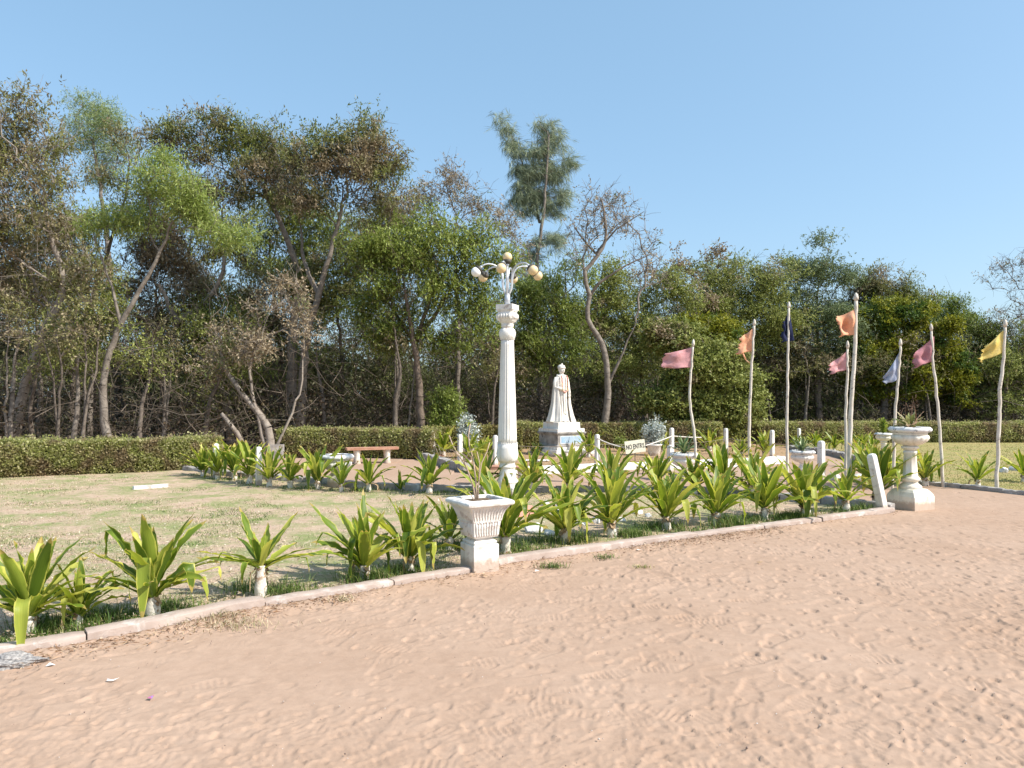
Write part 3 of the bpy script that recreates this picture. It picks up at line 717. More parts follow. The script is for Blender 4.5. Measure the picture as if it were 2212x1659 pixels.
# the wood farther back, tree by tree
rf = random.Random(5)
BACK = [(60, 27, 640), (190, 25, 660), (330, 27, 700), (430, 30, 740), (560, 29, 740), (690, 27, 730), (800, 31, 690), (860, 26, 760), (990, 30, 720), (1110, 28, 740),
        (1240, 31, 700), (1330, 28, 740), (1460, 31, 700), (1620, 30, 720), (1700, 28.5, 780), (1820, 28.5, 770), (1990, 29, 740), (2110, 31, 740), (2230, 29, 760), (-60, 24, 640), (2330, 29, 740), (1850, 33, 660), (1540, 34, 650)]
BLAB = ["first", "second", "third", "fourth", "fifth", "sixth", "seventh", "eighth", "ninth", "tenth"]
for i, (u, Y, v) in enumerate(BACK):
    w = rf.uniform(60, 85)
    lob = [(u, v, w, 55), (u - w * 0.6, v + 50, w * 0.7, 50), (u + w * 0.6, v + 45, w * 0.7, 50), (u + rf.uniform(-30, 30), v + 110, w, 42)]
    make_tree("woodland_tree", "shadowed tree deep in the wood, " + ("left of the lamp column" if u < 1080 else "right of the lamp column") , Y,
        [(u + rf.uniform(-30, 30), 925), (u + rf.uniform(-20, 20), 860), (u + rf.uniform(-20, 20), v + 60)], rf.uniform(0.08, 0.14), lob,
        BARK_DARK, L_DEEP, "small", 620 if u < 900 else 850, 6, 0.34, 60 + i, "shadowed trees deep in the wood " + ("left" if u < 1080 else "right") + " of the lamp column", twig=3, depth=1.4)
# slim trunks standing in the shade behind the left hedge
SLIM = [(18, 18, "thick leaning trunk"), (78, 19, "leaning"), (126, 17.6, "stout"), (152, 18.6, "straight"), (176, 17.4, "thin pale"), (300, 18.4, "forked"), (352, 19.5, "leaning"), (440, 20, "straight"), (855, 21.2, "curved"), (880, 21.8, "straight"), (1062, 23, "thin pale"), (1098, 24, "thin"), (1735, 27.5, "thin"), (1660, 27.5, "dark"), (2010, 27.5, "dark"), (700, 23, "thin")]
for i, (u, Y, w) in enumerate(SLIM):
    d = rf.uniform(-45, 45); s = rf.uniform(-14, 14)
    v = rf.uniform(690, 780) if u < 1000 else rf.uniform(760, 800)
    make_tree("slim_tree", "%s slim trunk in the shade, number %d from the left" % (w, i + 1), Y,
        [(u, 960 if u < 400 else 928), (u + s, 880), (u + s + d * 0.5 + rf.uniform(-14, 14), 800), (u + d, v)], rf.uniform(0.04, 0.09), [(u + d, v - 30, 50, 38), (u + d + 25, v + 20, 40, 30), (u + d - 30, v + 25, 38, 30)],
        BARK_GREY if i % 3 == 0 else BARK_DARK, L_OLIVE if i % 2 else L_BROWNGREEN, "small", 330, 8, 0.26, 200 + i, "slim trunks behind the hedges", twig=4,
        extra_trunks=[([(u + s * .6, 900), (u + s - d * .5, 830), (u - d * 1.2, v)], 0.045)] if i % 2 == 0 else ())

# undergrowth: tangled dead twigs and leaf litter under the trees
def undergrowth():
    rs = np.random.RandomState(3); n = 9000
    x = rs.uniform(-24, 28, n); y0 = np.interp(x, [-12, -6.5, -5, -3, 5.5, 6.5, 30], [16.6, 17.5, 21, 22.5, 24.3, 26.9, 26.9]); y = y0 + rs.rand(n) ** 0.8 * 15
    p = np.c_[x, y, np.where(rs.rand(n) < 0.6, rs.uniform(0, 1.5, n), rs.uniform(1.0, 4.2, n))]; parts = []
    d = unit(rs.normal(size=(n, 3)) + np.array([0, 0, 0.45])); r = rs.uniform(0.005, 0.016, n); L = rs.uniform(0.25, 0.85, n)
    for k in range(4):
        q = p + d * L[:, None]; q[:, 2] = np.abs(q[:, 2])
        parts.append(seg_tubes(p, q, r, r * 0.75, 3)); p = q; r = r * 0.75
        d = unit(d + rs.normal(size=(n, 3)) * 0.35 + np.array([0, 0, -0.1]))
    V, F = join(parts)
    o = link("undergrowth", np_mesh("undergrowth", V, F, True), BARK_DARK if False else surf("dead_twigs", (0.06, 0.048, 0.037), (0.20, 0.16, 0.125), 3, 0.95, 0.0))
    prop(o, "tangle of dead twigs in the shade under the trees", None, None, "stuff")
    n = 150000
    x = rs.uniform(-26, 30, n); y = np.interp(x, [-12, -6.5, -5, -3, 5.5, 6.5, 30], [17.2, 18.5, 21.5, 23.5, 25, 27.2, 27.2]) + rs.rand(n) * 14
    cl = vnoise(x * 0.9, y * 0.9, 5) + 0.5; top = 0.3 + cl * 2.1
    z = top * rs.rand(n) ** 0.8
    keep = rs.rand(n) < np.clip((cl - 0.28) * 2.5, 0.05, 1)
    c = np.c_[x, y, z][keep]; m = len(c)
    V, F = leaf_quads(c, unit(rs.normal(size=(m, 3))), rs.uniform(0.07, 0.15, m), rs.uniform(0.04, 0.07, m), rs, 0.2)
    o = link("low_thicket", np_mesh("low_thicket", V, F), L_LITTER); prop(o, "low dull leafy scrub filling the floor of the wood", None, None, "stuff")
    # a belt of woodland farther off, read as one mass
    n = 130000
    x = rs.uniform(-48, 52, n); y = rs.uniform(38, 52, n)
    top = 3.6 + vnoise(x * 0.25, y * 0.2, 8) * 3.2 + vnoise(x * 0.8, y * 0.8, 9) * 1.2
    z = top * rs.rand(n) ** 0.6
    V, F = leaf_quads(np.c_[x, y, z], unit(rs.normal(size=(n, 3))), rs.uniform(0.2, 0.4, n), rs.uniform(0.1, 0.2, n), rs, 0.2)
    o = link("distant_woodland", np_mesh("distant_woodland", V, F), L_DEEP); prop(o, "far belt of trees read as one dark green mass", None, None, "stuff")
undergrowth()

# ------------------------------------------------------------------ hedges
L_HEDGE = leafy("hedge_leaves", [(0, (0.22, 0.235, 0.06)), (0.5, (0.41, 0.43, 0.14)), (0.85, (0.58, 0.57, 0.27)), (1, (0.68, 0.62, 0.38))], [(0, (0.20, 0.145, 0.075)), (1, (0.50, 0.40, 0.24))], 2.3, 0.46, 0.62, 0.5)
L_HEDGE_Y = leafy("yellowing_hedge_leaves", [(0, (0.14, 0.14, 0.03)), (0.5, (0.30, 0.28, 0.08)), (1, (0.46, 0.41, 0.18))], [(0, (0.12, 0.07, 0.03)), (1, (0.28, 0.19, 0.09))], 1.7, 0.57, 0.70, 0.25)
def hedge(label, line, h, w, leafm, seed, dens=3400):
    """line: front foot; the hedge stands behind it"""
    rs = np.random.RandomState(seed); P = np.array(line, float)
    s = np.r_[0, np.cumsum(np.hypot(*(P[1:] - P[:-1]).T))]; tot = s[-1]
    nf = int(tot * h * dens); ntp = int(tot * w * dens * 0.7); ne = int(w * h * dens)
    t = np.r_[rs.rand(nf) * tot, rs.rand(ntp) * tot, np.full(ne, 0.0), np.full(ne, tot)]
    kind = np.r_[np.zeros(nf), np.ones(ntp), np.full(ne, 2), np.full(ne, 3)]
    a = np.interp(t, s, P[:, 0]); b = np.interp(t, s, P[:, 1])
    dx = np.interp(np.minimum(t + 0.1, tot), s, P[:, 0]) - np.interp(np.maximum(t - 0.1, 0), s, P[:, 0])
    dy = np.interp(np.minimum(t + 0.1, tot), s, P[:, 1]) - np.interp(np.maximum(t - 0.1, 0), s, P[:, 1])
    l = np.hypot(dx, dy); dx /= l; dy /= l; nx, ny = -dy, dx
    m = len(t); k = np.abs(rs.normal(size=m)) * 0.05
    lump = vnoise(t * 1.7, kind * 3 + 1, seed) * 0.13 + vnoise(t * 6, kind * 3 + 1, seed + 1) * 0.05
    rz = rs.rand(m) ** 0.85; off = np.where(kind == 0, k + lump * rz - 0.06 * np.sin(rz * 3.1), rs.rand(m) * w)
    lump = lump + np.where(kind == 1, vnoise(t * 0.8, t * 0 + 2, seed + 9) * 0.10, 0)
    shoot = np.where(rs.rand(m) < 0.05, rs.rand(m) * 0.10, 0)
    z = np.where(kind == 1, h - k * 0.8 + lump * 0.6 + shoot, rz * h * (1 + lump * 0.3))
    along = np.where(kind == 2, k, np.where(kind == 3, -k, 0))
    c = np.c_[a + nx * off + dx * along, b + ny * off + dy * along, np.maximum(z, 0.02)]
    out = np.where((kind == 0)[:, None], np.c_[-nx, -ny, nx * 0 + 0.4], np.where((kind == 1)[:, None], np.array([[0, 0, 1.0]]), np.c_[dx, dy, dx * 0 + .3] * np.where(kind == 2, -1, 1)[:, None]))
    d = unit(out * 0.6 + rs.normal(size=(m, 3)) * 0.8)
    base = np.array([P[0, 0], P[0, 1], 0]); 
    V, F = leaf_quads(c, d, rs.uniform(0.032, 0.070, m), rs.uniform(0.024, 0.046, m), rs, 0.0)
    root = empty("hedge", base, label, "hedge")
    link("leaves", np_mesh("leaves", V - base, F), leafm, root)
    # twiggy body inside
    n = int(tot * 90); tt = rs.rand(n) * tot
    A = np.c_[np.interp(tt, s, P[:, 0]), np.interp(tt, s, P[:, 1]), np.zeros(n)]
    ddx = (P[-1] - P[0]) / np.linalg.norm(P[-1] - P[0]); N = np.array([-ddx[1], ddx[0], 0])
    A += N * (0.07 + rs.rand(n, 1) * (w - 0.14)); Bp = A + np.c_[rs.normal(size=n) * 0.12, rs.normal(size=n) * 0.08, rs.uniform(0.6, 0.95, n) * h]
    V1 = seg_tubes(A, Bp, np.full(n, 0.009), np.full(n, 0.004), 3)
    q = P[[0, -1]]; core = MB()
    V2 = []; n2 = 12; ts = np.linspace(0.04, tot - 0.04, n2); cx = np.interp(ts, s, P[:, 0]); cy = np.interp(ts, s, P[:, 1])
    for i in range(n2):
        for o_, z_ in ((0.12, 0.0), (0.12, h - 0.1), (w - 0.1, h - 0.1), (w - 0.1, 0.0)):
            V2.append((cx[i] + N[0] * o_, cy[i] + N[1] * o_, z_))
    F2 = [[i * 4 + k, i * 4 + (k + 1) % 4, i * 4 + 4 + (k + 1) % 4, i * 4 + 4 + k] for i in range(n2 - 1) for k in range(4)] + [[0, 1, 2, 3], [(n2 - 1) * 4 + 3, (n2 - 1) * 4 + 2, (n2 - 1) * 4 + 1, (n2 - 1) * 4]]
    V, F = join([V1, (np.array(V2), np.array(F2))])
    link("stems", np_mesh("stems", V - base, F), surf("hedge_stems", (0.05, 0.04, 0.025), (0.12, 0.095, 0.06), 9, 0.95, 0.0), root)
def hl(*uv): return g2(uv)
hedge("long clipped green hedge along the left side of the lawn", hl((-330, 1062), (0, 1033), (200, 1025), (420, 1016), (480, 1012)), 0.67, 0.9, L_HEDGE, 1, 5200)
hedge("shaded clipped hedge behind the terracotta bench", hl((598, 989), (760, 989), (935, 992)), 0.74, 0.8, L_HEDGE, 2, 3000)
hedge("yellowing low hedge behind the lamp column", hl((912, 981), (1020, 981), (1128, 979)), 0.72, 0.7, L_HEDGE_Y, 3, 3000)
hedge("dark green hedge behind the statue pedestal", hl((1120, 972), (1280, 970), (1420, 970), (1560, 972)), 0.80, 0.8, L_HEDGE, 4, 2600)
hedge("long low hedge behind the flags on the right", hl((1640, 958), (1900, 957), (2212, 957), (2500, 957)), 0.68, 0.9, L_HEDGE, 5, 2600)
# ------------------------------------------------------------------ crinum lilies
def crinum_mat():
    m = bpy.data.materials.new("crinum_leaf"); m.use_nodes = True; nt = m.node_tree
    bs = nt.nodes["Principled BSDF"]; outn = nt.nodes["Material Output"]
    uv = nt.nodes.new("ShaderNodeUVMap"); uv.uv_map = "UVMap"
    sx = nt.nodes.new("ShaderNodeSeparateXYZ"); nt.links.new(uv.outputs[0], sx.inputs[0])
    g = nt.nodes.new("ShaderNodeNewGeometry")
    r1 = ramp(nt, [(0, (0.09, 0.15, 0.018)), (0.45, (0.175, 0.25, 0.028)), (0.72, (0.34, 0.39, 0.06)), (1, (0.62, 0.59, 0.15))])
    nt.links.new(g.outputs["Random Per Island"], r1.inputs[0])
    # fine lengthwise veins and mottling
    mp = nt.nodes.new("ShaderNodeMapping"); mp.inputs["Scale"].default_value = (26, 2.2, 1)
    nt.links.new(uv.outputs[0], mp.inputs[0])
    n1 = noise(nt, 1.0, 4, 0.6, mp.outputs[0]); rv = ramp(nt, [(0.3, (0.80, 0.84, 0.78)), (0.7, (1.12, 1.10, 1.05))]); nt.links.new(n1.outputs[0], rv.inputs[0])
    c = mixc(nt, 1.0, r1.outputs[0], rv.outputs[0], 'MULTIPLY')
    # yellow margins, broken up along the leaf
    m1 = nt.nodes.new("ShaderNodeMath"); m1.operation = 'SUBTRACT'; nt.links.new(sx.outputs[0], m1.inputs[0]); m1.inputs[1].default_value = 0.5
    m2 = nt.nodes.new("ShaderNodeMath"); m2.operation = 'ABSOLUTE'; nt.links.new(m1.outputs[0], m2.inputs[0])
    n2 = noise(nt, 7.0, 4, 0.6, coords(nt))
    m3 = nt.nodes.new("ShaderNodeMath"); m3.operation = 'MULTIPLY_ADD'; nt.links.new(n2.outputs[0], m3.inputs[0]); m3.inputs[1].default_value = 0.42; nt.links.new(m2.outputs[0], m3.inputs[2])
    r3 = ramp(nt, [(0.59, (0, 0, 0)), (0.70, (1, 1, 1))]); nt.links.new(m3.outputs[0], r3.inputs[0])
    c = mixc(nt, r3.outputs[0], c, (0.60, 0.57, 0.12))
    # dried tips
    m4 = nt.nodes.new("ShaderNodeMath"); m4.operation = 'MULTIPLY_ADD'; nt.links.new(n2.outputs[0], m4.inputs[0]); m4.inputs[1].default_value = 0.16; nt.links.new(sx.outputs[1], m4.inputs[2])
    r4 = ramp(nt, [(0.985, (0, 0, 0)), (1.06, (1, 1, 1))]); nt.links.new(m4.outputs[0], r4.inputs[0])
    c = mixc(nt, r4.outputs[0], c, (0.44, 0.34, 0.10))
    nt.links.new(c, bs.inputs["Base Color"]); bs.inputs["Roughness"].default_value = 0.42; bs.inputs["Specular IOR Level"].default_value = 0.38
    b = nt.nodes.new("ShaderNodeBump"); b.inputs["Strength"].default_value = 0.35; b.inputs["Distance"].default_value = 0.003
    nt.links.new(n1.outputs[0], b.inputs["Height"]); nt.links.new(b.outputs[0], bs.inputs["Normal"])
    t = nt.nodes.new("ShaderNodeBsdfTranslucent"); tc = mixc(nt, 1.0, c, (1.35, 1.35, 0.7), 'MULTIPLY'); nt.links.new(tc, t.inputs["Color"])
    mx = nt.nodes.new("ShaderNodeMixShader"); mx.inputs[0].default_value = 0.36
    nt.links.new(bs.outputs[0], mx.inputs[1]); nt.links.new(t.outputs[0], mx.inputs[2]); nt.links.new(mx.outputs[0], outn.inputs["Surface"])
    return m
M_CRIN = crinum_mat()
M_STEM = surf("crinum_stem", (0.62, 0.56, 0.48), (0.76, 0.72, 0.65), 9, 0.8, 0.8, 50, 0.006, (0.30, 0.17, 0.085), 14, 0.50, 0.60)
M_HUSK = surf("dried_husk", (0.22, 0.13, 0.07), (0.48, 0.36, 0.22), 14, 0.9, 0.8, 60, 0.005)
NS = 14
def strap(rs, base, az, el0, L, W, curl, fold=None, twist=0.0, drift=0.0):
    """vertices, faces and uv of one strap leaf"""
    p = np.array(base, float); el = el0; V = []; a = az; st = L / NS
    for i in range(NS + 1):
        s = i / NS
        ce = math.cos(el); t = np.array([ce * math.cos(a), ce * math.sin(a), math.sin(el)])
        hs = np.array([-math.sin(a), math.cos(a), 0]); n = np.cross(t, hs)
        if n[2] < 0 and abs(el) < 1.2: n = -n
        n = np.cross(hs, t) * -1
        tw = twist * s
        sd = hs * math.cos(tw) + n * math.sin(tw); nn = n * math.cos(tw) - hs * math.sin(tw)
        w = W * np.interp(s, [0, .12, .4, .65, .85, .95, 1], [.62, .60, 1, .92, .52, .24, .02]) * 0.5
        ch = w * np.interp(s, [0, .3, .8, 1], [.75, .42, .28, .1])
        for k, x in enumerate((-1, -0.55, 0, 0.55, 1)):
            up = ch * (abs(x) ** 1.4) + (rs.normal() * 0.09 * W if abs(x) == 1 and 0 < i < NS else 0)
            V.append(p + sd * w * x - nn * up * -1)
        p = p + t * st
        if p[2] < 0.02: p[2] = 0.02 + rs.rand() * 0.004; el = max(el, -0.05)
        el -= curl / NS * (0.4 + 1.3 * s)
        if fold and abs(s - fold[0]) < 0.5 / NS + 1e-6: el = -fold[1]
        el = max(el, -1.5); a += drift / NS + rs.normal() * 0.012
    idx = np.arange((NS + 1) * 5).reshape(NS + 1, 5)
    F = np.stack([idx[:-1, :-1], idx[:-1, 1:], idx[1:, 1:], idx[1:, :-1]], -1).reshape(-1, 4)
    UV = np.array([[(k / 4.0), i / NS] for i in range(NS + 1) for k in range(5)])
    return np.array(V), F, UV[F.ravel()]
def crinum(label, base, H, spread, seed, n=20, hs=None, special=(), droop=0.25, group=None, loose=0, low=0.0):
    """H total height, spread = reach of the outer leaves from the middle (metres)"""
    rs = np.random.RandomState(seed); hs = hs if hs is not None else 0.24 * H
    root = empty("crinum_lily", base, label, "crinum lily", group)
    parts = []; uvs = []; cnt = 0
    def put(v, f, uv):
        nonlocal cnt
        parts.append((v, f)); uvs.append(uv)
    Lm = (H - hs) * 1.08; W0 = 0.150 * max(Lm, 0.35)
    n = int(n * 1.22); az0 = rs.rand() * 6.28; thin = max(0.024, 0.058 * H)
    for k in range(n):
        q = k / (n - 1)
        az = az0 + k * 2.39996 + rs.normal() * 0.22
        el = R(86 - (48 + 16 * low) * q ** 0.85) + rs.normal() * R(6)
        reach = spread / max(0.25, math.cos(max(0.2, el - 0.25)))
        L = Lm * (0.72 + 0.32 * math.sin(min(1, q * 2.2) * 1.57)) * rs.uniform(0.86, 1.06)
        n_ = n
        if q > 0.35: L = min(L * 1.08, max(reach * 1.1, 0.5 * Lm))
        fold = None
        if q > 0.35 and rs.rand() < droop: fold = (rs.randint(5, 11) / NS, R(rs.uniform(55, 82)))
        b = (math.cos(az) * thin * 0.5 * q, math.sin(az) * thin * 0.5 * q, hs - 0.02 - 0.05 * q * H)
        put(*strap(rs, b, az, el, L, W0 * rs.uniform(0.78, 1.1), R(14 + 50 * q) * rs.uniform(0.5, 1.3), fold, rs.normal() * 0.35, rs.normal() * 0.18))
    for (az, el, L, W, curl, fold) in special:
        put(*strap(rs, (math.cos(az) * thin * .5, math.sin(az) * thin * .5, hs), az, R(el), L, W, R(curl), (fold[0], R(fold[1])) if fold else None, rs.normal() * 0.2))
    V, F = join(parts)
    fz = (H - hs) / max(0.1, V[:, 2].max() - hs); fz = min(1.35, max(0.8, fz)); V = (V - np.array([0, 0, hs])) * np.array([0.5 + 0.5 * fz, 0.5 + 0.5 * fz, fz]) + np.array([0, 0, hs]); V[:, 2] = np.maximum(V[:, 2], 0.015)
    link("foliage", np_mesh("foliage", V, F, True, np.concatenate(uvs)), M_CRIN, root)
    dead = rs.randint(0, 2) if n > 9 else 0
    # thick whitewashed stem with husk rings
    mb = MB(); r = thin * rs.uniform(0.95, 1.2); prof = []; m = 12
    for i in range(m + 1):
        s = i / m; prof.append((r * (1.18 - 0.30 * s + 0.10 * math.sin(s * 9 + seed)) * (1 + rs.normal() * 0.035), -0.04 + s * (hs + 0.03)))
    ph = rs.rand() * 6; nx_, ny_ = rs.normal() * 0.03, rs.normal() * 0.02
    mb.lathe(prof, 16, (0, 0, 0), lambda th, rr, z: rr * (1 + 0.06 * math.sin(3 * th + ph + z * 20) + 0.04 * math.sin(7 * th - ph + z * 9)))
    mb.build("stem", M_STEM, root)
    hk = MB()
    for i in range(10):
        a = rs.rand() * 6.28; z = hs * rs.uniform(0.62, 1.02); rr = r * 0.95
        w = 0.5 + rs.rand() * 0.4; h = hs * rs.uniform(0.12, 0.3); o = rs.uniform(1.05, 1.6)
        hk.add([(rr * math.cos(a - w), rr * math.sin(a - w), z), (rr * math.cos(a + w), rr * math.sin(a + w), z), (rr * o * math.cos(a + w * .4), rr * o * math.sin(a + w * .4), z - h), (rr * o * 1.1 * math.cos(a - w * .3), rr * o * 1.1 * math.sin(a - w * .3), z - h * .8)], [(0, 1, 2, 3)])
    for i in range(dead):
        v_, f_, _u = strap(rs, (0, 0, hs * .9), rs.rand() * 6.28, R(rs.uniform(-10, 15)), Lm * rs.uniform(.4, .65), W0 * .35, R(110), (5 / NS, R(80)), 1.5)
        hk.add(v_, f_.tolist(), True)
    hk.build("husk", M_HUSK, root)
    return root
FRONT_B = []
def C(label, u, v, vtop, su, seed, **kw):
    b = G(u, v); Y = b.y; FRONT_B.append(b)
    H = at(u, vtop, Y).z
    crinum(label, b, H, sz(su, Y), seed, **kw)
# front row along the kerb, left to right; azimuth -90 deg faces the camera
f90 = -math.pi / 2
C("big crinum lily cut by the left edge, its front leaf arching down to the kerb", 62, 1372, 1150, 120, 1, n=22, special=[(f90 + .5, 40, .75, .085, 150, (7/14, 84)), (0.15, 22, .60, .075, 30, None), (math.pi, 12, .55, .07, 20, None)])
C("small slim crinum lily between the two biggest plants at the left front", 170, 1358, 1205, 85, 2, n=12, special=[(0.1, 36, .46, .05, 20, (9/14, 75)), (f90, 50, .35, .05, 60, (6/14, 80))])
C("crinum lily with a broad leaf hanging straight down over the kerb", 330, 1335, 1100, 120, 3, n=20, special=[(f90 + .15, 62, .78, .095, 20, (5/14, 84)), (2.9, 58, .80, .06, 40, (9/14, 80)), (0.1, 18, .52, .075, 10, (8/14, 74)), (0.25, 24, .58, .06, 15, (10/14, 80))])
C("low splayed yellowish crinum lily with a thick pale trunk", 563, 1293, 1105, 120, 4, n=13, hs=.27, low=1.0, special=[(2.95, 12, .60, .085, 10, None), (3.2, 8, .52, .085, 0, None), (0.1, 20, .50, .08, 60, (9/14, 70)), (0.45, 10, .55, .085, 20, None), (2.35, 52, .62, .07, 5, None), (.8, 55, .55, .085, 5, None)])
C("tall upright crinum lily fourth of the big plants along the front kerb", 787, 1258, 1062, 105, 5, n=19, hs=.16, special=[(2.85, 45, .78, .09, 0, None), (0.2, 35, .68, .09, 15, None), (3.3, 38, .45, .07, 90, (9/14, 85))])
C("dense crinum lily just left of the square white planter", 885, 1238, 1068, 100, 6, n=22, droop=.35, special=[(f90 + .9, 35, .5, .08, 60, (7/14, 85))])
C("crinum lily half hidden behind the left side of the square planter", 972, 1190, 1050, 60, 7, n=12)
C("large crinum lily reaching out from behind the square planter's right side", 1092, 1194, 1005, 100, 8, n=20, special=[(0.25, 22, .85, .10, 12, None), (0.1, 30, .72, .10, 10, None)])
C("crinum lily with white trunk right of the square planter", 1222, 1176, 1016, 100, 9, n=22, special=[(2.7, 42, .85, .08, 0, None)])
C("tall narrow crinum lily with yellow edged leaves second right of the square planter", 1322, 1163, 992, 88, 10, n=24, droop=.15, special=[(.5, 38, .7, .09, 20, None)])
C("spreading crinum lily third right of the square planter, leaves drooping at right", 1440, 1146, 1004, 95, 12, n=24, droop=.35)
C("full crinum lily fourth right of the square planter with pale stout trunk", 1548, 1136, 998, 90, 13, n=22)
C("low dense crinum lily fifth right of the square planter", 1652, 1124, 985, 95, 14, n=20)
C("crinum lily with twin drooping front leaves left of the leaning post", 1740, 1120, 980, 88, 15, n=24, droop=.4)
C("open flat crinum lily touching the leaning white post", 1828, 1108, 1005, 95, 16, n=14, low=.8, hs=.2)
C("big crinum lily directly behind the leaning white post", 1896, 1092, 945, 80, 17, n=26)
# second row along the back kerb of the lawn
rowb = [(438, 1030, 955, 42, "leftmost crinum lily of the back row by the hedge end"), (470, 1036, 950, 44, "second crinum lily from the left in the crowded back corner"),
    (506, 1036, 945, 42, "tallest crinum lily in the crowded back left corner"), (540, 1046, 945, 48, "yellowish crinum lily at the right of the crowded back corner"),
    (582, 1052, 958, 42, "crinum lily with white trunk between the two posts at back left"), (627, 1056, 962, 46, "drooping crinum lily right of the back left post"),
    (686, 1058, 960, 62, "large upright crinum lily left of the low white urn"), (738, 1062, 985, 34, "small crinum lily in front of the low white urn"),
    (796, 1062, 975, 52, "crinum lily in front of the terracotta bench"), (928, 1066, 968, 54, "crinum lily alone on the lawn edge left of the lamp column"),
    (1045, 1072, 958, 62, "crinum lily touching the left side of the lamp column"), (1150, 1066, 955, 58, "crinum lily just right of the lamp column's foot"),
    (1228, 1066, 950, 60, "second crinum lily right of the lamp column in the back row"), (1320, 1066, 956, 62, "tall crinum lily below the no entry sign's left"),
    (1418, 1066, 968, 66, "wide crinum lily below the no entry sign's right"), (1500, 1070, 975, 56, "low crinum lily at the foot of the pink flag pole"),
    (1560, 1072, 950, 56, "crinum lily left of the orange flag pole in the back row"), (1625, 1076, 955, 56, "crinum lily at the foot of the leftmost orange flag pole")]
for i, (u, v, vt, su, lab) in enumerate(rowb):
    C(lab, u, v, vt, su, 40 + i, n=17 if su > 40 else 10, droop=.2)
C("tiny stemless crinum lily with few narrow leaves", 865, 1060, 1010, 42, 70, n=6, hs=.04)
C("crinum lily behind the foot of the tall orange flag pole", 1880, 1052, 950, 70, 71, n=20)
C("crinum lily at the foot of the blue grey flag pole", 1922, 1055, 965, 55, 72, n=16)
C("crinum lily just right of the tall pedestal urn", 1998, 1050, 965, 66, 73, n=16)
C("crinum lily alone on the right lawn near the yellow flag", 2112, 1052, 972, 75, 74, n=13)
C("crinum lily cut by the right edge of the lawn", 2212, 1042, 965, 60, 75, n=14)
C("crinum lily right of the low urn near the tall orange pole", 1835, 1040, 975, 45, 76, n=12)
# statue garden
gard = [(958, 988, 918, 46, "crinum lily behind the wire netting left of the lamp column"), (1014, 1002, 925, 42, "crinum lily beside the second white post left of the lamp"),
    (1045, 998, 935, 40, "crinum lily tight against the left of the lamp in the statue garden"), (1272, 990, 925, 40, "crinum lily behind the white post holding the rope"),
    (1533, 976, 918, 50, "tallest crinum lily in the garden behind the pink flag pole"), (1432, 978, 928, 30, "crinum lily behind the pot of silver shrub"),
    (1602, 984, 940, 36, "crinum lily between two garden posts left of the orange pole"), (1652, 988, 924, 34, "crinum lily beside the last garden post on the right")]
for i, (u, v, vt, su, lab) in enumerate(gard): C(lab, u, v, vt, su, 90 + i, n=15)
farr = [(1762, 975, 928, 36, "leftmost lily of the far row near the right hedge"), (1802, 977, 930, 38, "second lily of the far row near the right hedge"), (1834, 976, 934, 30, "lily of the far row right behind the tall orange pole"),
    (1862, 980, 932, 32, "fourth lily of the far row near the right hedge"), (1884, 984, 936, 32, "last lily of the far row beside the slender urn"), (1722, 970, 934, 28, "far lily behind the low urn with the agave")]
for i, (u, v, vt, su, lab) in enumerate(farr): C(lab, u, v, vt, su, 110 + i, n=14)

# ------------------------------------------------------------------ grass
L_GRASS = leafy("grass_blades", [(0, (0.05, 0.10, 0.02)), (0.5, (0.11, 0.19, 0.035)), (0.85, (0.22, 0.29, 0.07)), (1, (0.40, 0.36, 0.16))], trans=0.3)
L_TURF = leafy("turf_blades", [(0, (0.22, 0.22, 0.09)), (0.35, (0.40, 0.35, 0.19)), (0.6, (0.56, 0.455, 0.30)), (1, (0.66, 0.53, 0.38))], trans=0.2)
L_TURF_Y = leafy("yellow_turf_blades", [(0, (0.13, 0.18, 0.04)), (0.5, (0.30, 0.30, 0.10)), (1, (0.50, 0.42, 0.19))], trans=0.2)
def blades(name, P, h, lean, mat, label, seed, w=0.004):
    rs = np.random.RandomState(seed); n = len(P)
    a = rs.rand(n) * 6.28; hh = h * rs.uniform(0.5, 1.3, n); ln = lean * rs.uniform(0.3, 1.3, n) * hh
    d = np.c_[np.cos(a), np.sin(a), np.zeros(n)]; s = np.c_[-np.sin(a), np.cos(a), np.zeros(n)] * w
    k = (P[:, 1] / 7.0)[:, None] ** 0.7; s = s * np.clip(k, 0.7, 3)
    m = P + d * ln[:, None] * 0.35; m[:, 2] += hh * 0.6
    t = P + d * ln[:, None]; t[:, 2] += hh * 0.85
    V = np.stack([P - s, P + s, m + s * 0.8, m - s * 0.8, t], 1).reshape(-1, 3)
    b = (np.arange(n) * 5)[:, None]
    F = np.concatenate([b + np.array([0, 1, 2, 3])]); T = b + np.array([3, 2, 4, 4])
    # the tip as a thin quad
    V2 = V.copy(); F = np.concatenate([F, b + np.array([3, 2, 4, 4])])
    me = bpy.data.meshes.new(name)
    q = (b + np.array([0, 1, 2, 3])); tr = (b + np.array([3, 2, 4]))
    loops = np.concatenate([q, tr], 1).ravel().astype(np.int32)
    me.vertices.add(len(V)); me.vertices.foreach_set("co", V.astype(np.float32).ravel())
    me.loops.add(len(loops)); me.loops.foreach_set("vertex_index", loops)
    me.polygons.add(2 * n); st = np.stack([np.arange(n) * 7, np.arange(n) * 7 + 4], 1).ravel().astype(np.int32)
    me.polygons.foreach_set("loop_start", st); me.update(calc_edges=True)
    o = link(name, me, mat); prop(o, label, None, None, "stuff"); return o
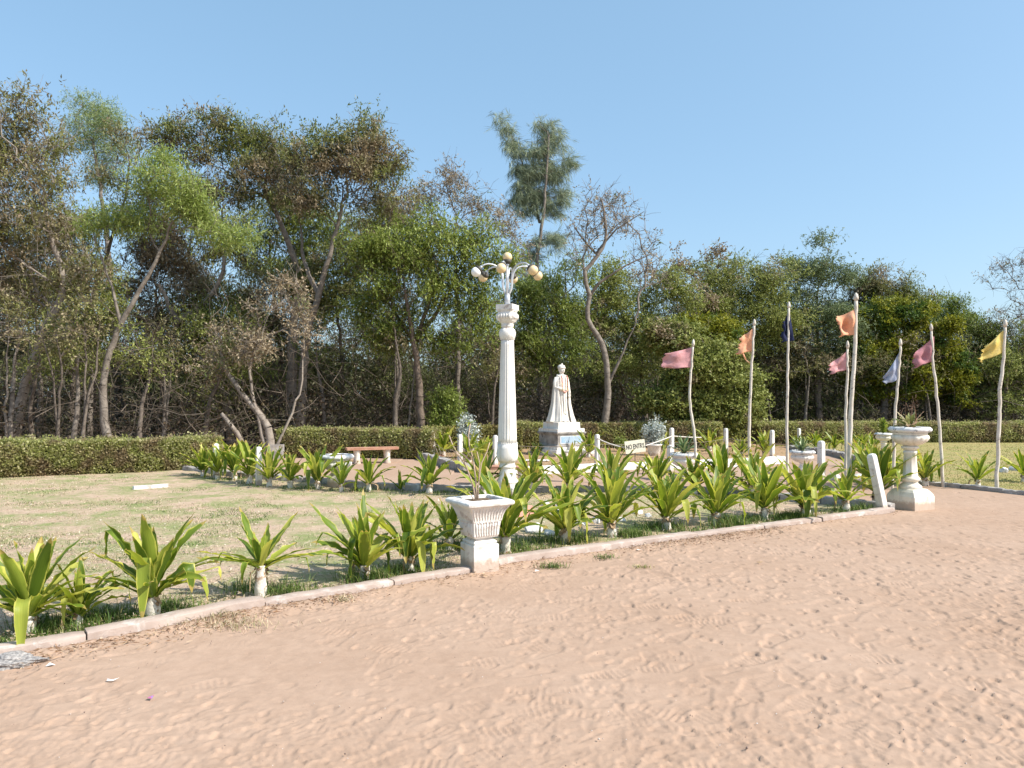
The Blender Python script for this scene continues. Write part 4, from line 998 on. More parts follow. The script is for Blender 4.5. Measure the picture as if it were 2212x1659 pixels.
def scatter(poly, n, seed, ymin=0, ymax=99, xmin=-14, xmax=18, screen=True):
    rs = np.random.RandomState(seed); ys = [p[1] for p in poly]
    lo = max(min(ys), ymin, 3.2); hi = min(max(ys), ymax)
    y = 1 / (1 / hi + (1 / lo - 1 / hi) * rs.rand(n)) if screen else rs.uniform(lo, hi, n)
    x = y * rs.uniform(-0.78, 0.78, n)
    k = in_poly(x, y, poly) & (x > xmin) & (x < xmax)
    return x[k], y[k], rs
x, y, rs = scatter(LAWN, 260000, 5)
p = vnoise(x * 1.5, y * 1.5, 41) + vnoise(x * 5, y * 5, 42) * 0.7 + vnoise(x * .5, y * .5, 43) * 0.6
k = rs.rand(len(x)) < np.clip(0.22 + p * 1.6, 0.02, 1)
x, y = x[k], y[k]
blades("turf", np.c_[x, y, np.full(len(x), 0.01)], 0.024, 1.4, L_TURF, "short dry turf thinly covering the lawn", 6, 0.0028)
x, y, rs = scatter(LAWN, 420000, 15)
p = vnoise(x * 1.1, y * 1.1, 51) + vnoise(x * 4, y * 4, 52) * 0.8
d = np.minimum(line_dist(x, y, KERB_FRONT), line_dist(x, y, KERB_BACK) + 0.1)
k = (rs.rand(len(x)) < np.clip(p * 2.4 - 0.48 + np.exp(-(d / 0.55) ** 2) * 1.1, 0.0, 1) * 0.75)
x, y, d = x[k], y[k], d[k]
hgt = 0.024 + 0.085 * np.exp(-(d / 0.42) ** 2) * np.clip(0.6 + vnoise(x * 3, y * 3, 55) * 1.6, 0.15, 1.3)
rs = np.random.RandomState(77)
for i, b in enumerate(FRONT_B[:34]):
    m = 660 if i < 16 else 110; r0 = 0.20 if i < 16 else 0.16
    for cx in range(3):
        ox, oy = rs.normal() * 0.2, rs.normal() * 0.10 + 0.05; k = m // 3
        x = np.r_[x, b.x + ox + rs.normal(size=k) * r0 * .55]; y = np.r_[y, b.y + oy + rs.normal(size=k) * r0 * .45]
        hgt = np.r_[hgt, np.full(k, rs.uniform(0.06, 0.15) * (1 if i < 16 else .5))]
ok = in_poly(x, y, LAWN) & (line_dist(x, y, KERB_FRONT) > 0.15); x, y, hgt = x[ok], y[ok], hgt[ok]
blades("green_grass", np.c_[x, y, np.full(len(x), 0.005)], hgt, 0.9, L_GRASS, "green grass in patches and along the kerbs between the lilies", 16, 0.0028)
x, y, rs = scatter(RLAWN, 90000, 25, ymax=26)
blades("yellow_turf", np.c_[x, y, np.full(len(x), 0.01)], 0.035, 1.0, L_TURF_Y, "yellowing short grass on the right lawn", 26, 0.0028)
x, y, rs = scatter(GARDEN, 30000, 35)
k = rs.rand(len(x)) < np.clip(vnoise(x * 1.5, y * 1.5, 61) * 2 + .2, 0, 1)
blades("garden_grass", np.c_[x[k], y[k], np.full(k.sum(), 0.03)], 0.035, 1.0, L_TURF_Y, "thin dry grass on the ground round the statue", 36, 0.0028)
def lawn_litter():
    x, y, rs = scatter(LAWN, 26000, 66); n = len(x)
    V, F = leaf_quads(np.c_[x, y, np.full(n, .03) + rs.rand(n) * .01], unit(np.c_[rs.normal(size=(n, 2)), rs.normal(size=n) * .2]), rs.uniform(.015, .05, n), rs.uniform(.006, .02, n), rs, 1.0)
    o = link("lawn_litter", np_mesh("lawn_litter", V, F), leafy("straw_bits", [(0, (0.25, 0.16, 0.10)), (0.5, (0.55, 0.43, 0.31)), (1, (0.72, 0.63, 0.50))], trans=0.1)); prop(o, "bits of straw and dry leaves scattered over the lawn", None, None, "stuff")
lawn_litter()
# weeds growing out of the sand beside the kerb, each tuft its own plant
def tuft(label, u, v, n, r, h, mat, seed, name="grass_tuft"):
    rs = np.random.RandomState(seed); b = G(u, v)
    P = np.c_[rs.normal(size=n) * r, rs.normal(size=n) * r * 0.6, np.zeros(n)]
    P[:, 1] += b.y
    o = blades(name, P, h, 1.3, mat, None, seed, 0.003)
    me = o.data; co = np.empty(len(me.vertices) * 3, np.float32); me.vertices.foreach_get("co", co); co = co.reshape(-1, 3); co[:, 1] -= b.y; me.vertices.foreach_set("co", co.ravel()); me.update()
    o.location = b; del o["kind"]; prop(o, label, "weed")
tuft("bushy dry grass tuft growing through the gap in the kerb", 455, 1338, 260, 0.08, 0.07, L_TURF, 1)
tuft("greyish grass tuft spilling onto the sand below the kerb gap", 500, 1350, 330, 0.15, 0.045, L_TURF, 2)
tuft("thin grey grass tuft left of the kerb gap", 385, 1350, 200, 0.07, 0.06, L_TURF, 3)
tuft("green grass tuft on the sand right of the square planter", 1192, 1226, 160, 0.07, 0.05, L_GRASS, 4)
tuft("small green tuft on the sand farther right of the square planter", 1305, 1206, 90, 0.06, 0.04, L_GRASS, 5)
tuft("faint yellow tuft alone in the open sand", 1385, 1226, 60, 0.05, 0.03, L_TURF_Y, 6)
tuft("sparse dry tuft on the sand below the long kerb", 740, 1300, 90, 0.05, 0.05, L_TURF, 7)
# ------------------------------------------------------------------ whitewashed masonry
M_WHITE = surf("whitewash", (0.74, 0.70, 0.65), (0.81, 0.775, 0.73), 5, 0.75, 0.35, 35, 0.004, (0.55, 0.50, 0.45), 5, 0.60, 0.70, stain=0.4)
M_WHITE_W = surf("worn_whitewash", (0.72, 0.68, 0.63), (0.81, 0.78, 0.735), 7, 0.85, 0.7, 40, 0.006, (0.48, 0.40, 0.36), 9, 0.55, 0.66, stain=0.3)
M_WHITE_P = surf("post_whitewash", (0.70, 0.68, 0.65), (0.80, 0.78, 0.75), 7, 0.85, 0.5, 40, 0.006, (0.45, 0.41, 0.37), 6, 0.55, 0.66)
M_CREAM = surf("cream_whitewash", (0.72, 0.66, 0.54), (0.82, 0.78, 0.70), 4, 0.8, 0.4, 35, 0.005, (0.55, 0.47, 0.36), 6, 0.58, 0.68, stain=0.45)
M_RIM = surf("weathered_rim", (0.62, 0.62, 0.61), (0.80, 0.79, 0.77), 9, 0.85, 0.6, 40, 0.005, (0.26, 0.26, 0.27), 9, 0.53, 0.60)
M_GLASS_T = surf("cream_globe", (0.74, 0.56, 0.32), (0.78, 0.61, 0.37), 2, 0.25, 0.0, spec=0.5)
M_GLASS_W = surf("white_globe", (0.86, 0.85, 0.84), (0.90, 0.89, 0.88), 2, 0.25, 0.0, spec=0.5)
M_METAL = surf("silver_paint", (0.50, 0.52, 0.55), (0.62, 0.64, 0.67), 12, 0.35, 0.15, 60, 0.002, metal=0.35, spec=0.5)
M_BLACK = surf("dark_collar", (0.045, 0.042, 0.035), (0.10, 0.09, 0.07), 20, 0.5, 0.1)
M_SOIL = surf("pot_soil", (0.10, 0.065, 0.04), (0.24, 0.17, 0.11), 18, 0.95, 1.0, 50, 0.02)
M_TERRA = surf("terracotta_slab", (0.42, 0.20, 0.13), (0.56, 0.33, 0.23), 8, 0.85, 0.5, 40, 0.005, (0.60, 0.47, 0.38), 8, 0.60, 0.68)
M_GREYST = surf("grey_pedestal_stone", (0.20, 0.18, 0.165), (0.42, 0.39, 0.36), 5, 0.85, 0.5, 30, 0.005, (0.13, 0.11, 0.10), 6, 0.56, 0.66)
M_MARBLE = surf("statue_marble", (0.70, 0.645, 0.57), (0.79, 0.74, 0.67), 6, 0.6, 0.25, 30, 0.004, (0.56, 0.51, 0.45), 9, 0.62, 0.72)
M_POLE = surf("peeling_pole_paint", (0.56, 0.49, 0.40), (0.74, 0.68, 0.60), 9, 0.85, 0.6, 30, 0.004, (0.33, 0.28, 0.25), 10, 0.57, 0.62)
M_BLUE = surf("blue_plaque", (0.25, 0.40, 0.56), (0.34, 0.48, 0.60), 6, 0.7, 0.1)
M_PLAQ = surf("pale_plaque", (0.50, 0.53, 0.58), (0.62, 0.65, 0.69), 8, 0.7, 0.1)
M_WIRE = surf("rusty_wire", (0.28, 0.22, 0.18), (0.42, 0.35, 0.29), 20, 0.7, 0.0)
M_SIGN = surf("cream_sign_board", (0.72, 0.68, 0.52), (0.80, 0.77, 0.62), 10, 0.7, 0.1)
M_INK = surf("sign_lettering", (0.025, 0.022, 0.02), (0.06, 0.05, 0.045), 30, 0.7, 0.0)
M_ROPE = surf("pale_rope", (0.55, 0.50, 0.45), (0.70, 0.66, 0.60), 40, 0.9, 0.4)
M_DARKBUD = surf("dark_red_leaves", (0.13, 0.07, 0.045), (0.30, 0.17, 0.10), 9, 0.6, 0.0)

# ---- lamp column
def lamp():
    b = G(1096, 1072); b.z = 0
    root = empty("lamp_column", b, "tall white fluted lamp column topped by seven globes", "street lamp")
    k = b.y / 11.9
    pl = MB(); pl.sqloft([(.165, -.05), (.165, .15), (.15, .17)], R(-22.5)); pl.lathe([(.155, .17), (.165, .185), (.165, .21), (.15, .225)], 40); pl.build("base", M_WHITE, root)
    vs = MB()
    fl = lambda n, a: (lambda th, r, z: r * (1 - a * abs(math.sin(n * th / 2))))
    leaf = lambda th, r, z: r * (1 + 0.035 * math.cos(8 * th) * math.sin(z * 38))
    vs.lathe([(.150, .20), (.172, .22), (.174, .25), (.150, .285), (.136, .36), (.128, .40), (.124, .44), (.124, .455), (.134, .46), (.134, .49), (.122, .50), (.118, .52), (.122, .545), (.135, .555)], 48, flute=lambda th, r, z: r * (1 + (0.03 * math.sin(z * 60) * math.cos(6 * th) if .25 < z < .43 else 0)))
    vs.lathe([(.135, .55), (.158, .58), (.172, .63), (.173, .68), (.166, .76), (.157, .85)], 64, flute=leaf)
    vs.build("vase_base", M_WHITE, root)
    sh = MB()
    zz = [.85 + (2.50 - .85) * i / 20 for i in range(21)]
    sh.lathe([(.152 - (.152 - .103) * ((z - .85) / 1.65) ** 1.1, z) for z in zz], 96, flute=lambda th, r, z: r * (1 - 0.075 * abs(math.sin(10 * th)) ** 0.6))
    sh.build("shaft", M_WHITE, root)
    rg = MB()
    for z, r, n in ((.853, .157, 34), (2.503, .109, 26)):
        for i in range(n):
            a = 6.2832 * i / n; rg.ball((r * math.cos(a), r * math.sin(a), z), .0085, 6, 4)
    rg.build("bead_ring", M_WHITE_W, root)
    cp = MB()
    cp.lathe([(.104, 2.50), (.118, 2.52), (.131, 2.56), (.134, 2.61), (.122, 2.655), (.10, 2.68)], 56, flute=lambda th, r, z: r * (1 + 0.02 * math.cos(10 * th + z * 60)))
    cp.lathe([(.088, 2.67), (.088, 2.70), (.100, 2.71), (.100, 2.73), (.086, 2.745)], 40)
    cp.sqloft([(.080, 2.74), (.082, 2.765), (.112, 2.79), (.134, 2.83), (.138, 2.87), (.128, 2.92), (.118, 2.945), (.134, 2.955), (.134, 2.975)], R(-22.5), bevel=.2)
    cp.sqloft([(.142, 2.975), (.142, 3.055), (.138, 3.06)], R(-22.5), bevel=.03)
    for s in range(4):
        a = R(-22.5) + s * math.pi / 2 - math.pi / 2
        for j in range(5):
            t = (j - 2) * .045; d = .138; nx, ny = math.cos(a), math.sin(a)
            cp.ball((nx * d - ny * t, ny * d + nx * t, 2.868), .022, 8, 6, (1, 1, 2.0))
    cp.build("capital", M_WHITE_W, root)
    po = MB(); po.tube([(0, 0, 3.05), (0, 0, 3.24)], .043, 20); po.tube([(0, 0, 3.22), (0, 0, 3.70)], .016, 12); po.lathe([(.05, 3.055), (.05, 3.07), (.043, 3.075)], 20)
    po.ball((0, 0, 3.705), .028, 12, 8); po.build("pole", M_METAL, root)
    z0 = 3.06
    angs = [-10, 50, 110, 170, 230, 290]
    for i, a in enumerate(angs):
        t = R(a); dx, dy = math.sin(t), -math.cos(t)
        pr = [(.030, .16), (.045, .20), (.075, .26), (.085, .33), (.088, .42), (.10, .50), (.135, .57), (.19, .615), (.25, .635), (.33, .64), (.39, .622), (.44, .585)]
        # arc smoothly
        arm = MB(); arm.tube([(dx * r, dy * r, z0 + z) for r, z in pr], .0125, 10); arm.ball((dx * .445, dy * .445, z0 + .58), .024, 10, 8)
        arm.build("arm", M_METAL, root)
        gr, gz = .510, .515
        ax = Vector((dx * (gr - .445), dy * (gr - .445), gz - .58)).normalized()
        c0 = Vector((dx * .445, dy * .445, z0 + .58))
        gl = MB(); gc = c0 + ax * .115; gl.ball(gc, .078, 28, 20)
        g = gl.build("globe", M_GLASS_W if a == 290 else M_GLASS_T, root)
        if a == 290: g["label"] = "white globe"
        co = MB(); co.tube([c0 + ax * .012, c0 + ax * .030, c0 + ax * .036, c0 + ax * .074], [.028, .058, .066, .0695], 20); co.build("collar", M_BLACK, g)
    gl = MB(); gl.ball((0, 0, 3.83), .076, 28, 20); g = gl.build("globe", M_GLASS_T, root)
    co = MB(); co.lathe([(.028, 3.715), (.055, 3.735), (.061, 3.742), (.066, 3.785)], 20); co.build("collar", M_BLACK, g)
lamp()

# ---- statue and pedestal
SB = G(1213, 984); SRZ = R(32)
def pedestal():
    root = empty("statue_pedestal", SB, "stepped white and grey stone pedestal with blue plaque under the statue", "pedestal", rz=SRZ)
    st = MB()
    st.sqloft([(.66, -.03), (.66, .10)], bevel=.01); st.sqloft([(.585, .10), (.585, .19)], bevel=.01); st.sqloft([(.51, .19), (.51, .26)], bevel=.01)
    st.box((.10, -.72, -.03), (1.05, .16, .20)); st.box((.10, -.83, -.03), (1.20, .14, .11)); st.build("steps", M_WHITE_W, root)
    bd = MB(); bd.sqloft([(.475, .26), (.475, .30), (.445, .32), (.435, .33), (.435, .56), (.445, .575), (.462, .60), (.475, .615), (.475, .65)], bevel=.015); bd.build("die", M_GREYST, root)
    sl = MB(); sl.sqloft([(.445, .65), (.445, .735)], bevel=.015); sl.sqloft([(.36, .735), (.355, .90)], bevel=.015); sl.build("top_slab", M_WHITE, root)
    pq = MB(); pq.box((0, -.4375, .345), (.72, .008, .205)); p = pq.build("plaque", M_PLAQ, root)
    bl = MB()
    bl.box((0, -.443, .375), (.64, .006, .155)); bl.build("blue_panel", M_BLUE, p)
    tx = MB(); rr = random.Random(4)
    for r_ in range(6):
        x = -.20 - rr.uniform(0, .04) if r_ else -.27
        while x < (.22 if r_ else .27):
            w = rr.uniform(.015, .05); tx.box((x + w / 2, -.447, .508 - r_ * .022), (w, .002, .010)); x += w + .011
    tx.build("inscription", M_PLAQ, p)
pedestal()
def statue():
    b = Vector((SB.x, SB.y, .90))
    root = empty("statue", b, "white marble statue of a standing man in turban and long cloak", "statue", rz=SRZ)
    # body: one continuous lofted surface from robe hem to the top of the head
    n = 72
    prof = [  # z, rx, ry, cy, fold
        (0.00, .235, .17, -.02, .9), (.03, .235, .17, -.02, .9), (.20, .205, .15, -.02, .9), (.45, .175, .135, -.01, .8), (.70, .155, .125, 0, .5), (.82, .150, .12, 0, .3),
        (.95, .152, .118, 0, .1), (1.06, .170, .115, 0, 0), (1.16, .185, .105, .0, 0), (1.225, .165, .09, .005, 0), (1.255, .11, .075, .005, 0), (1.275, .062, .06, .0, 0), (1.30, .05, .052, -.005, 0),
        (1.318, .052, .058, -.012, 0), (1.335, .066, .075, -.015, 0), (1.365, .076, .088, -.012, 0), (1.405, .082, .094, -.006, 0), (1.445, .084, .094, 0, 0), (1.48, .078, .086, 0, 0), (1.51, .05, .055, 0, 0), (1.522, .01, .01, 0, 0)]
    pz = [p[0] for p in prof]; zs = sorted(set(list(np.linspace(0, 1.28, 44)) + list(np.linspace(1.28, 1.522, 26))))
    vs = []; fs = []
    for z in zs:
        rx, ry, cy, fo = (np.interp(z, pz, [p[k] for p in prof]) for k in (1, 2, 3, 4))
        for j in range(n):
            th = 2 * math.pi * j / n; c, s = math.cos(th), math.sin(th)
            f = 1 + fo * 0.06 * (math.sin(th * 9 + z * 1.5) + 0.6 * math.sin(th * 17 - z))
            x, y = rx * c * f, cy + ry * s * f
            front = max(0, -s)
            if z > 1.30:
                g = lambda z0, w, x0, wx, a: a * math.exp(-((z - z0) / w) ** 2 - ((x - x0) / wx) ** 2)
                if s < 0:
                    y -= g(1.385, .02, 0, .012, .020) + g(1.405, .022, 0, .008, .010)       # nose
                    y += g(1.412, .009, -.028, .013, .010) + g(1.412, .009, .028, .013, .010)  # eye sockets
                    y -= g(1.356, .006, 0, .02, .006) + g(1.345, .006, 0, .018, .006) - g(1.351, .003, 0, .02, .006)   # lips
                    y -= g(1.325, .012, 0, .02, .008)                                         # chin
                    y -= g(1.427, .006, -.028, .02, .005) + g(1.427, .006, .028, .02, .005)   # brows
                for sx in (-1, 1):                                                            # ears
                    x += sx * .014 * math.exp(-((z - 1.395) / .02) ** 2 - ((y - .005) / .012) ** 2) if c * sx > 0 else 0
            vs.append((x, y, z))
    m = len(zs)
    for i in range(m - 1):
        for j in range(n):
            a = i * n + j; b2 = i * n + (j + 1) % n; fs.append((a, b2, b2 + n, a + n))
    fs.append(tuple(range(n - 1, -1, -1))); fs.append(tuple(range((m - 1) * n, m * n)))
    bd = MB(); bd.add(vs, fs, True)
    # arms run into the torso; hands with five fingers each
    def arm(pts, rad, palm, fdir, up):
        bd.tube(pts, rad, 12)
        P = Vector(palm); F = Vector(fdir).normalized(); U = Vector(up).normalized(); S = F.cross(U)
        bd.ball(P, .034, 12, 8, (1.0, .7, 1.0))
        for q in range(4):
            o = P + S * ((q - 1.5) * .017) + F * .02; l = (.052, .060, .056, .044)[q]
            bd.tube([o, o + F * l * .5, o + F * l * .8 - U * .015, o + F * l - U * .034], [.0095, .009, .008, .006], 7)
        o = P + S * .03; bd.tube([o, o + S * .02 + F * .02, o + S * .015 + F * .045 - U * .01], [.011, .0095, .007], 7)
    arm([(-.155, .0, 1.185), (-.21, .01, 1.05), (-.215, .0, .93), (-.15, -.10, .90), (-.09, -.155, .90)], [.062, .056, .052, .043, .034], (-.068, -.17, .90), (1, -.1, -.1), (0, -1, .2))
    arm([(.155, .0, 1.185), (.205, .005, 1.05), (.215, -.01, .92), (.205, -.07, .80), (.185, -.11, .74)], [.062, .055, .050, .042, .033], (.18, -.125, .715), (-.15, -.2, -1), (.3, -1, 0))
    # sash ends and shoes below the hem
    bd.build("body", M_MARBLE, root)
    sh = MB()
    for sx in (-.06, .07): sh.ball((sx, -.20, .022), .06, 14, 8, (.62, 1.15, .42))
    sh.build("shoes", M_MARBLE, root)
    ss = MB()
    for k, (x0, w) in enumerate(((-.012, .05), (.035, .04))):
        vs = []; fs = []
        for i in range(15):
            z = .86 - i * .045; y = -.135 - .0032 * i - .01 * k
            for q in range(5):
                xx = x0 + (q - 2) * w / 4 + .006 * math.sin(i * .9 + k); vs.append((xx, y - (.008 if q % 2 else 0), z))
            for q in range(5):
                xx = x0 + (2 - q) * w / 4; vs.append((xx, y + .02, z))
        for i in range(14):
            for q in range(10): fs.append((i * 10 + q, i * 10 + (q + 1) % 10, i * 10 + 10 + (q + 1) % 10, i * 10 + 10 + q))
        fs.append(tuple(range(10))); fs.append(tuple(range(149, 139, -1)))
        ss.add(vs, fs, True)
    ss.ball((-.02, -.15, .56), .022, 10, 8, (1, .6, 2.2)); ss.build("sash", M_MARBLE, root)
    # long cloak open at the front, thick cloth
    ck = MB(); nz = 34; na = 70
    for shell in (0,):
        vs = []; fs = []
        for i in range(nz + 1):
            z = 1.235 - (1.235 - .0) * i / nz; t = i / nz
            rx = np.interp(t, [0, .03, .12, .35, .6, .85, 1], [.13, .19, .235, .262, .285, .345, .405])
            ry = np.interp(t, [0, .03, .12, .35, .6, .85, 1], [.085, .105, .135, .165, .20, .26, .31])
            gap = np.interp(t, [0, .1, .3, .7, 1], [.55, .62, .70, .50, .52])
            for side in (0, 1):
                for j in range(na + 1):
                    jj = j if side == 0 else na - j
                    th = -math.pi / 2 + gap + (2 * math.pi - 2 * gap) * jj / na
                    fo = (0.02 + .075 * t ** 1.3) * (math.sin(th * 8 + .4 * math.sin(t * 4)) + .5 * math.sin(th * 15 + 1)) if i else 0
                    r = 1 + fo - (0.055 if side else 0)
                    vs.append((rx * r * math.cos(th), ry * r * math.sin(th) + .01, max(z, .004)))
        w = 2 * (na + 1)
        for i in range(nz):
            for j in range(w): fs.append((i * w + j, i * w + w + j, i * w + w + (j + 1) % w, i * w + (j + 1) % w))
        fs.append(tuple(range(w))); fs.append(tuple(range(nz * w + w - 1, nz * w - 1, -1)))
        ck.add(vs, fs, True)
    ck.tube([(.13 * math.cos(R(-90 + a)), .085 * math.sin(R(-90 + a)) - .0, 1.245 - .02 * math.cos(R(a))) for a in range(35, 330, 20)], .026, 8)
    ck.build("cloak", M_MARBLE, root)
    tb = MB()
    tb.ball((0, .006, 1.475), .101, 40, 22, (1, 1.04, .72), f=lambda d: 1 + .035 * math.sin(26 * math.atan2(d[1], d[0]) + d[2] * 8) + .03 * math.sin(d[2] * 14))
    tb.ball((0, -.02, 1.545), .028, 10, 8, (1, 1, 1.3)); tb.tube([(-.095, .0, 1.43), (-.07, -.07, 1.452), (0, -.105, 1.462), (.07, -.07, 1.452), (.095, 0, 1.43)], .018, 8)
    tb.build("turban", M_MARBLE, root)
    # garland hanging round the neck: flowers one by one
    g = empty("flower_garland", b, "orange and red flower garland hanging on the statue's chest", "garland", rz=SRZ)
    rr = random.Random(2)
    mr = surf("garland_red", (0.60, 0.25, 0.20), (0.72, 0.40, 0.34), 40, 0.8, 0.0); mo = surf("garland_orange", (0.78, 0.50, 0.25), (0.82, 0.62, 0.42), 40, 0.8, 0.0); mp_ = surf("garland_pink", (0.72, 0.36, 0.30), (0.80, 0.55, 0.45), 40, 0.8, 0.0)
    fl = MB()
    for i in range(58):
        t = i / 57; a = -1.0 + 2.0 * t
        x = .088 * (1 if a > 0 else -1) * min(1, (abs(a) / .22) ** .6) if abs(a) > .001 else 0
        z = .80 + .44 * abs(a) ** 1.15; y = -.155 + .05 * max(0, abs(a) - .55) + (.0 if abs(a) < .9 else .02)
        q = abs(a); mi = 0 if (q < .12 or q > .62) else (2 if (.36 < q < .46) else 1)
        fl.ball((x + rr.uniform(-.005, .005), y - .012 + rr.uniform(-.006, .004), z), rr.uniform(.016, .022), 7, 5, mi=mi)
    fl.build("flowers", [mr, mo, mp_], g)
statue()

# ---- planters and urns
def urn_bowl(mb, z, s, gad=18):
    mb.lathe([(.06 * s, z), (.085 * s, z + .01 * s), (.16 * s, z + .035 * s), (.235 * s, z + .08 * s), (.268 * s, z + .13 * s), (.262 * s, z + .165 * s), (.245 * s, z + .18 * s)], 96,
        flute=lambda th, r, zz: r * (1 - (.045 * (1 - abs(math.sin(gad * th / 2)) ** .7)) * min(1, max(0, (r / s - .10) / .1))))
    mb.lathe([(.235 * s, z + .178 * s), (.243 * s, z + .20 * s), (.243 * s, z + .215 * s)], 48)
def urn_rim(mb, z, s):
    mb.lathe([(.20 * s, z), (.25 * s, z + .002 * s), (.29 * s, z + .02 * s), (.302 * s, z + .04 * s), (.298 * s, z + .06 * s), (.272 * s, z + .085 * s), (.24 * s, z + .088 * s), (.225 * s, z + .075 * s), (.22 * s, z + .04 * s)], 64,
        flute=lambda th, r, zz: r * (1 + .012 * math.sin(th * 24)), cap=False)
def low_urn(label, u, v, s, mat, seed, rot=0.5, cyl=False):
    b = G(u, v); root = empty("urn_planter", b, label, "urn planter", rz=R(31))
    ft = MB()
    if cyl: ft.lathe([(.15, -.04), (.165, .0), (.165, .16), (.15, .20), (.13, .22)], 36); ft.lathe([(.10, .22), (.11, .24), (.07, .27), (.06, .29)], 30)
    else: ft.sqloft([(.15 * s, -.04), (.15 * s, .10 * s), (.135 * s, .12 * s)], bevel=.05); ft.lathe([(.13 * s, .12 * s), (.135 * s, .14 * s), (.09 * s, .17 * s), (.06 * s, .21 * s), (.055 * s, .25 * s), (.065 * s, .275 * s)], 32)
    ft.build("foot", M_CREAM if cyl else mat, root)
    bo = MB(); urn_bowl(bo, .27 * s, s); bo.build("bowl", mat, root)
    ri = MB(); urn_rim(ri, .485 * s, s); ri.build("rim", M_RIM, root)
    so = MB(); so.lathe([(.22 * s, .49 * s), (.225 * s, .55 * s), (.12 * s, .565 * s), (.01, .57 * s)], 24); so.build("soil", M_SOIL, root)
    return b, .56 * s
def tall_urn(label, u, v, s, seed):
    b = G(u, v); root = empty("pedestal_urn", b, label, "urn planter", rz=R(26))
    pl = MB(); pl.sqloft([(.235 * s, -.05), (.235 * s, .19 * s), (.225 * s, .215 * s), (.20 * s, .26 * s), (.165 * s, .295 * s), (.15 * s, .30 * s)], bevel=.03); pl.build("plinth", M_CREAM, root)
    sh = MB(); oc = lambda th, r, z: r * (1 - .0 if z > 9 else 1 / max(abs(math.cos(((th + R(22.5)) % R(45)) - R(22.5))), .92) * .97)
    sh.lathe([(.15 * s, .29 * s), (.16 * s, .31 * s), (.158 * s, .34 * s), (.13 * s, .365 * s), (.105 * s, .385 * s), (.105 * s, .40 * s)], 48)
    sh.lathe([(.10 * s, .40 * s), (.135 * s, .435 * s), (.138 * s, .46 * s), (.112 * s, .48 * s), (.105 * s, .50 * s), (.088 * s, .83 * s), (.098 * s, .845 * s), (.098 * s, .87 * s), (.078 * s, .885 * s)], 64,
        flute=lambda th, r, z: r * (1 - (.11 * abs(math.sin(4 * th)) ** .8 if .51 * s < z < .835 * s or True and .49 * s < z < .84 * s else 0)))
    sh.lathe([(.078 * s, .885 * s), (.10 * s, .905 * s), (.125 * s, .925 * s), (.125 * s, .945 * s), (.09 * s, .955 * s)], 48)
    sh.build("shaft", M_CREAM, root)
    bo = MB(); urn_bowl(bo, .945 * s, s, 16); bo.build("bowl", M_CREAM, root)
    ri = MB(); urn_rim(ri, 1.16 * s, s); ri.build("rim", M_RIM, root)
    so = MB(); so.lathe([(.22 * s, 1.16 * s), (.225 * s, 1.215 * s), (.12 * s, 1.23 * s), (.01, 1.235 * s)], 24); so.build("soil", M_SOIL, root)
    return b, 1.22 * s
def rosette(name, label, b, z, mats, n, L, W, el, curl, seed, cat, extra=None):
    rs = np.random.RandomState(seed); loc = Vector((b.x, b.y, z - .01)); root = empty(name, loc, label, cat)
    parts = []; uvs = []
    for k in range(n):
        q = k / (n - 1)
        v, f, uv = strap(rs, (rs.normal() * .02, rs.normal() * .02, 0), k * 2.4 + rs.normal() * .2, R(el[1] - (el[1] - el[0]) * q) + rs.normal() * .1, L * rs.uniform(.75, 1.1), W * rs.uniform(.8, 1.1), R(curl) * rs.uniform(.5, 1.5), None, rs.normal() * .4)
        parts.append((v, f)); uvs.append(uv)
    V, F = join(parts); link("leaves", np_mesh("leaves", V, F, True, np.concatenate(uvs)), mats, root)
    return root, rs
bt, zt = tall_urn("tall white pedestal urn with scalloped bowl beside the end of the kerb", 1967, 1097, .93, 1)
M_DRAC = leafy("variegated_leaves", [(0, (0.16, 0.20, 0.05)), (0.4, (0.36, 0.38, 0.14)), (0.7, (0.62, 0.52, 0.33)), (1, (0.70, 0.45, 0.33))], trans=0.3)
r, rs = rosette("potted_dracaena", "drying variegated plant growing in the tall pedestal urn", bt, zt, M_DRAC, 24, .30, .055, (12, 75), 30, 5, "potted plant")
mb = MB()
for k in range(7):
    a = rs.rand() * 6.28; h = rs.uniform(.18, .42) if k else .48; x, y = rs.normal() * .06, rs.normal() * .06
    mb.tube([(x, y, 0), (x + .02, y, h * .5), (x + rs.normal() * .04, y, h)], [.004, .003, .002], 5)
    for q in range(7):
        z = h - q * .025; aa = rs.rand() * 6.28; c = Vector((x + .02, y, z)); d = Vector((math.cos(aa), math.sin(aa), .4)) * rs.uniform(.03, .05); s_ = Vector((-math.sin(aa), math.cos(aa), 0)) * .009
        mb.add([c, c + d * .5 + s_, c + d, c + d * .5 - s_], [(0, 1, 2, 3)])
mb.build("red_stems", M_DARKBUD, r)
b1, z1 = tall_urn("slender pedestal urn with small bush behind the tall pedestal urn", 1909, 1010, .62, 2)
b2, z2 = low_urn("low white urn with spiky agave between the navy and pink flag poles", 1733, 1024, .85, M_WHITE, 3)
b3, z3 = low_urn("low white urn with spiky plant right of the no entry sign", 1478, 1038, .92, M_WHITE, 4)
b4, z4 = low_urn("low white urn on round cream base left of the bench", 727, 1052, 1.0, M_WHITE, 5, cyl=True)
M_AGAVE = leafy("agave_leaves", [(0, (0.10, 0.17, 0.07)), (0.6, (0.22, 0.30, 0.13)), (1, (0.42, 0.48, 0.22))], trans=0.1, rough=.4)
rosette("potted_agave", "spiky agave in the low urn between the flag poles", b2, z2, M_AGAVE, 30, .36, .035, (15, 85), 20, 6, "potted plant")
rosette("potted_agave", "spiky green plant in the low urn right of the sign", b3, z3, M_AGAVE, 34, .40, .04, (20, 85), 25, 7, "potted plant")
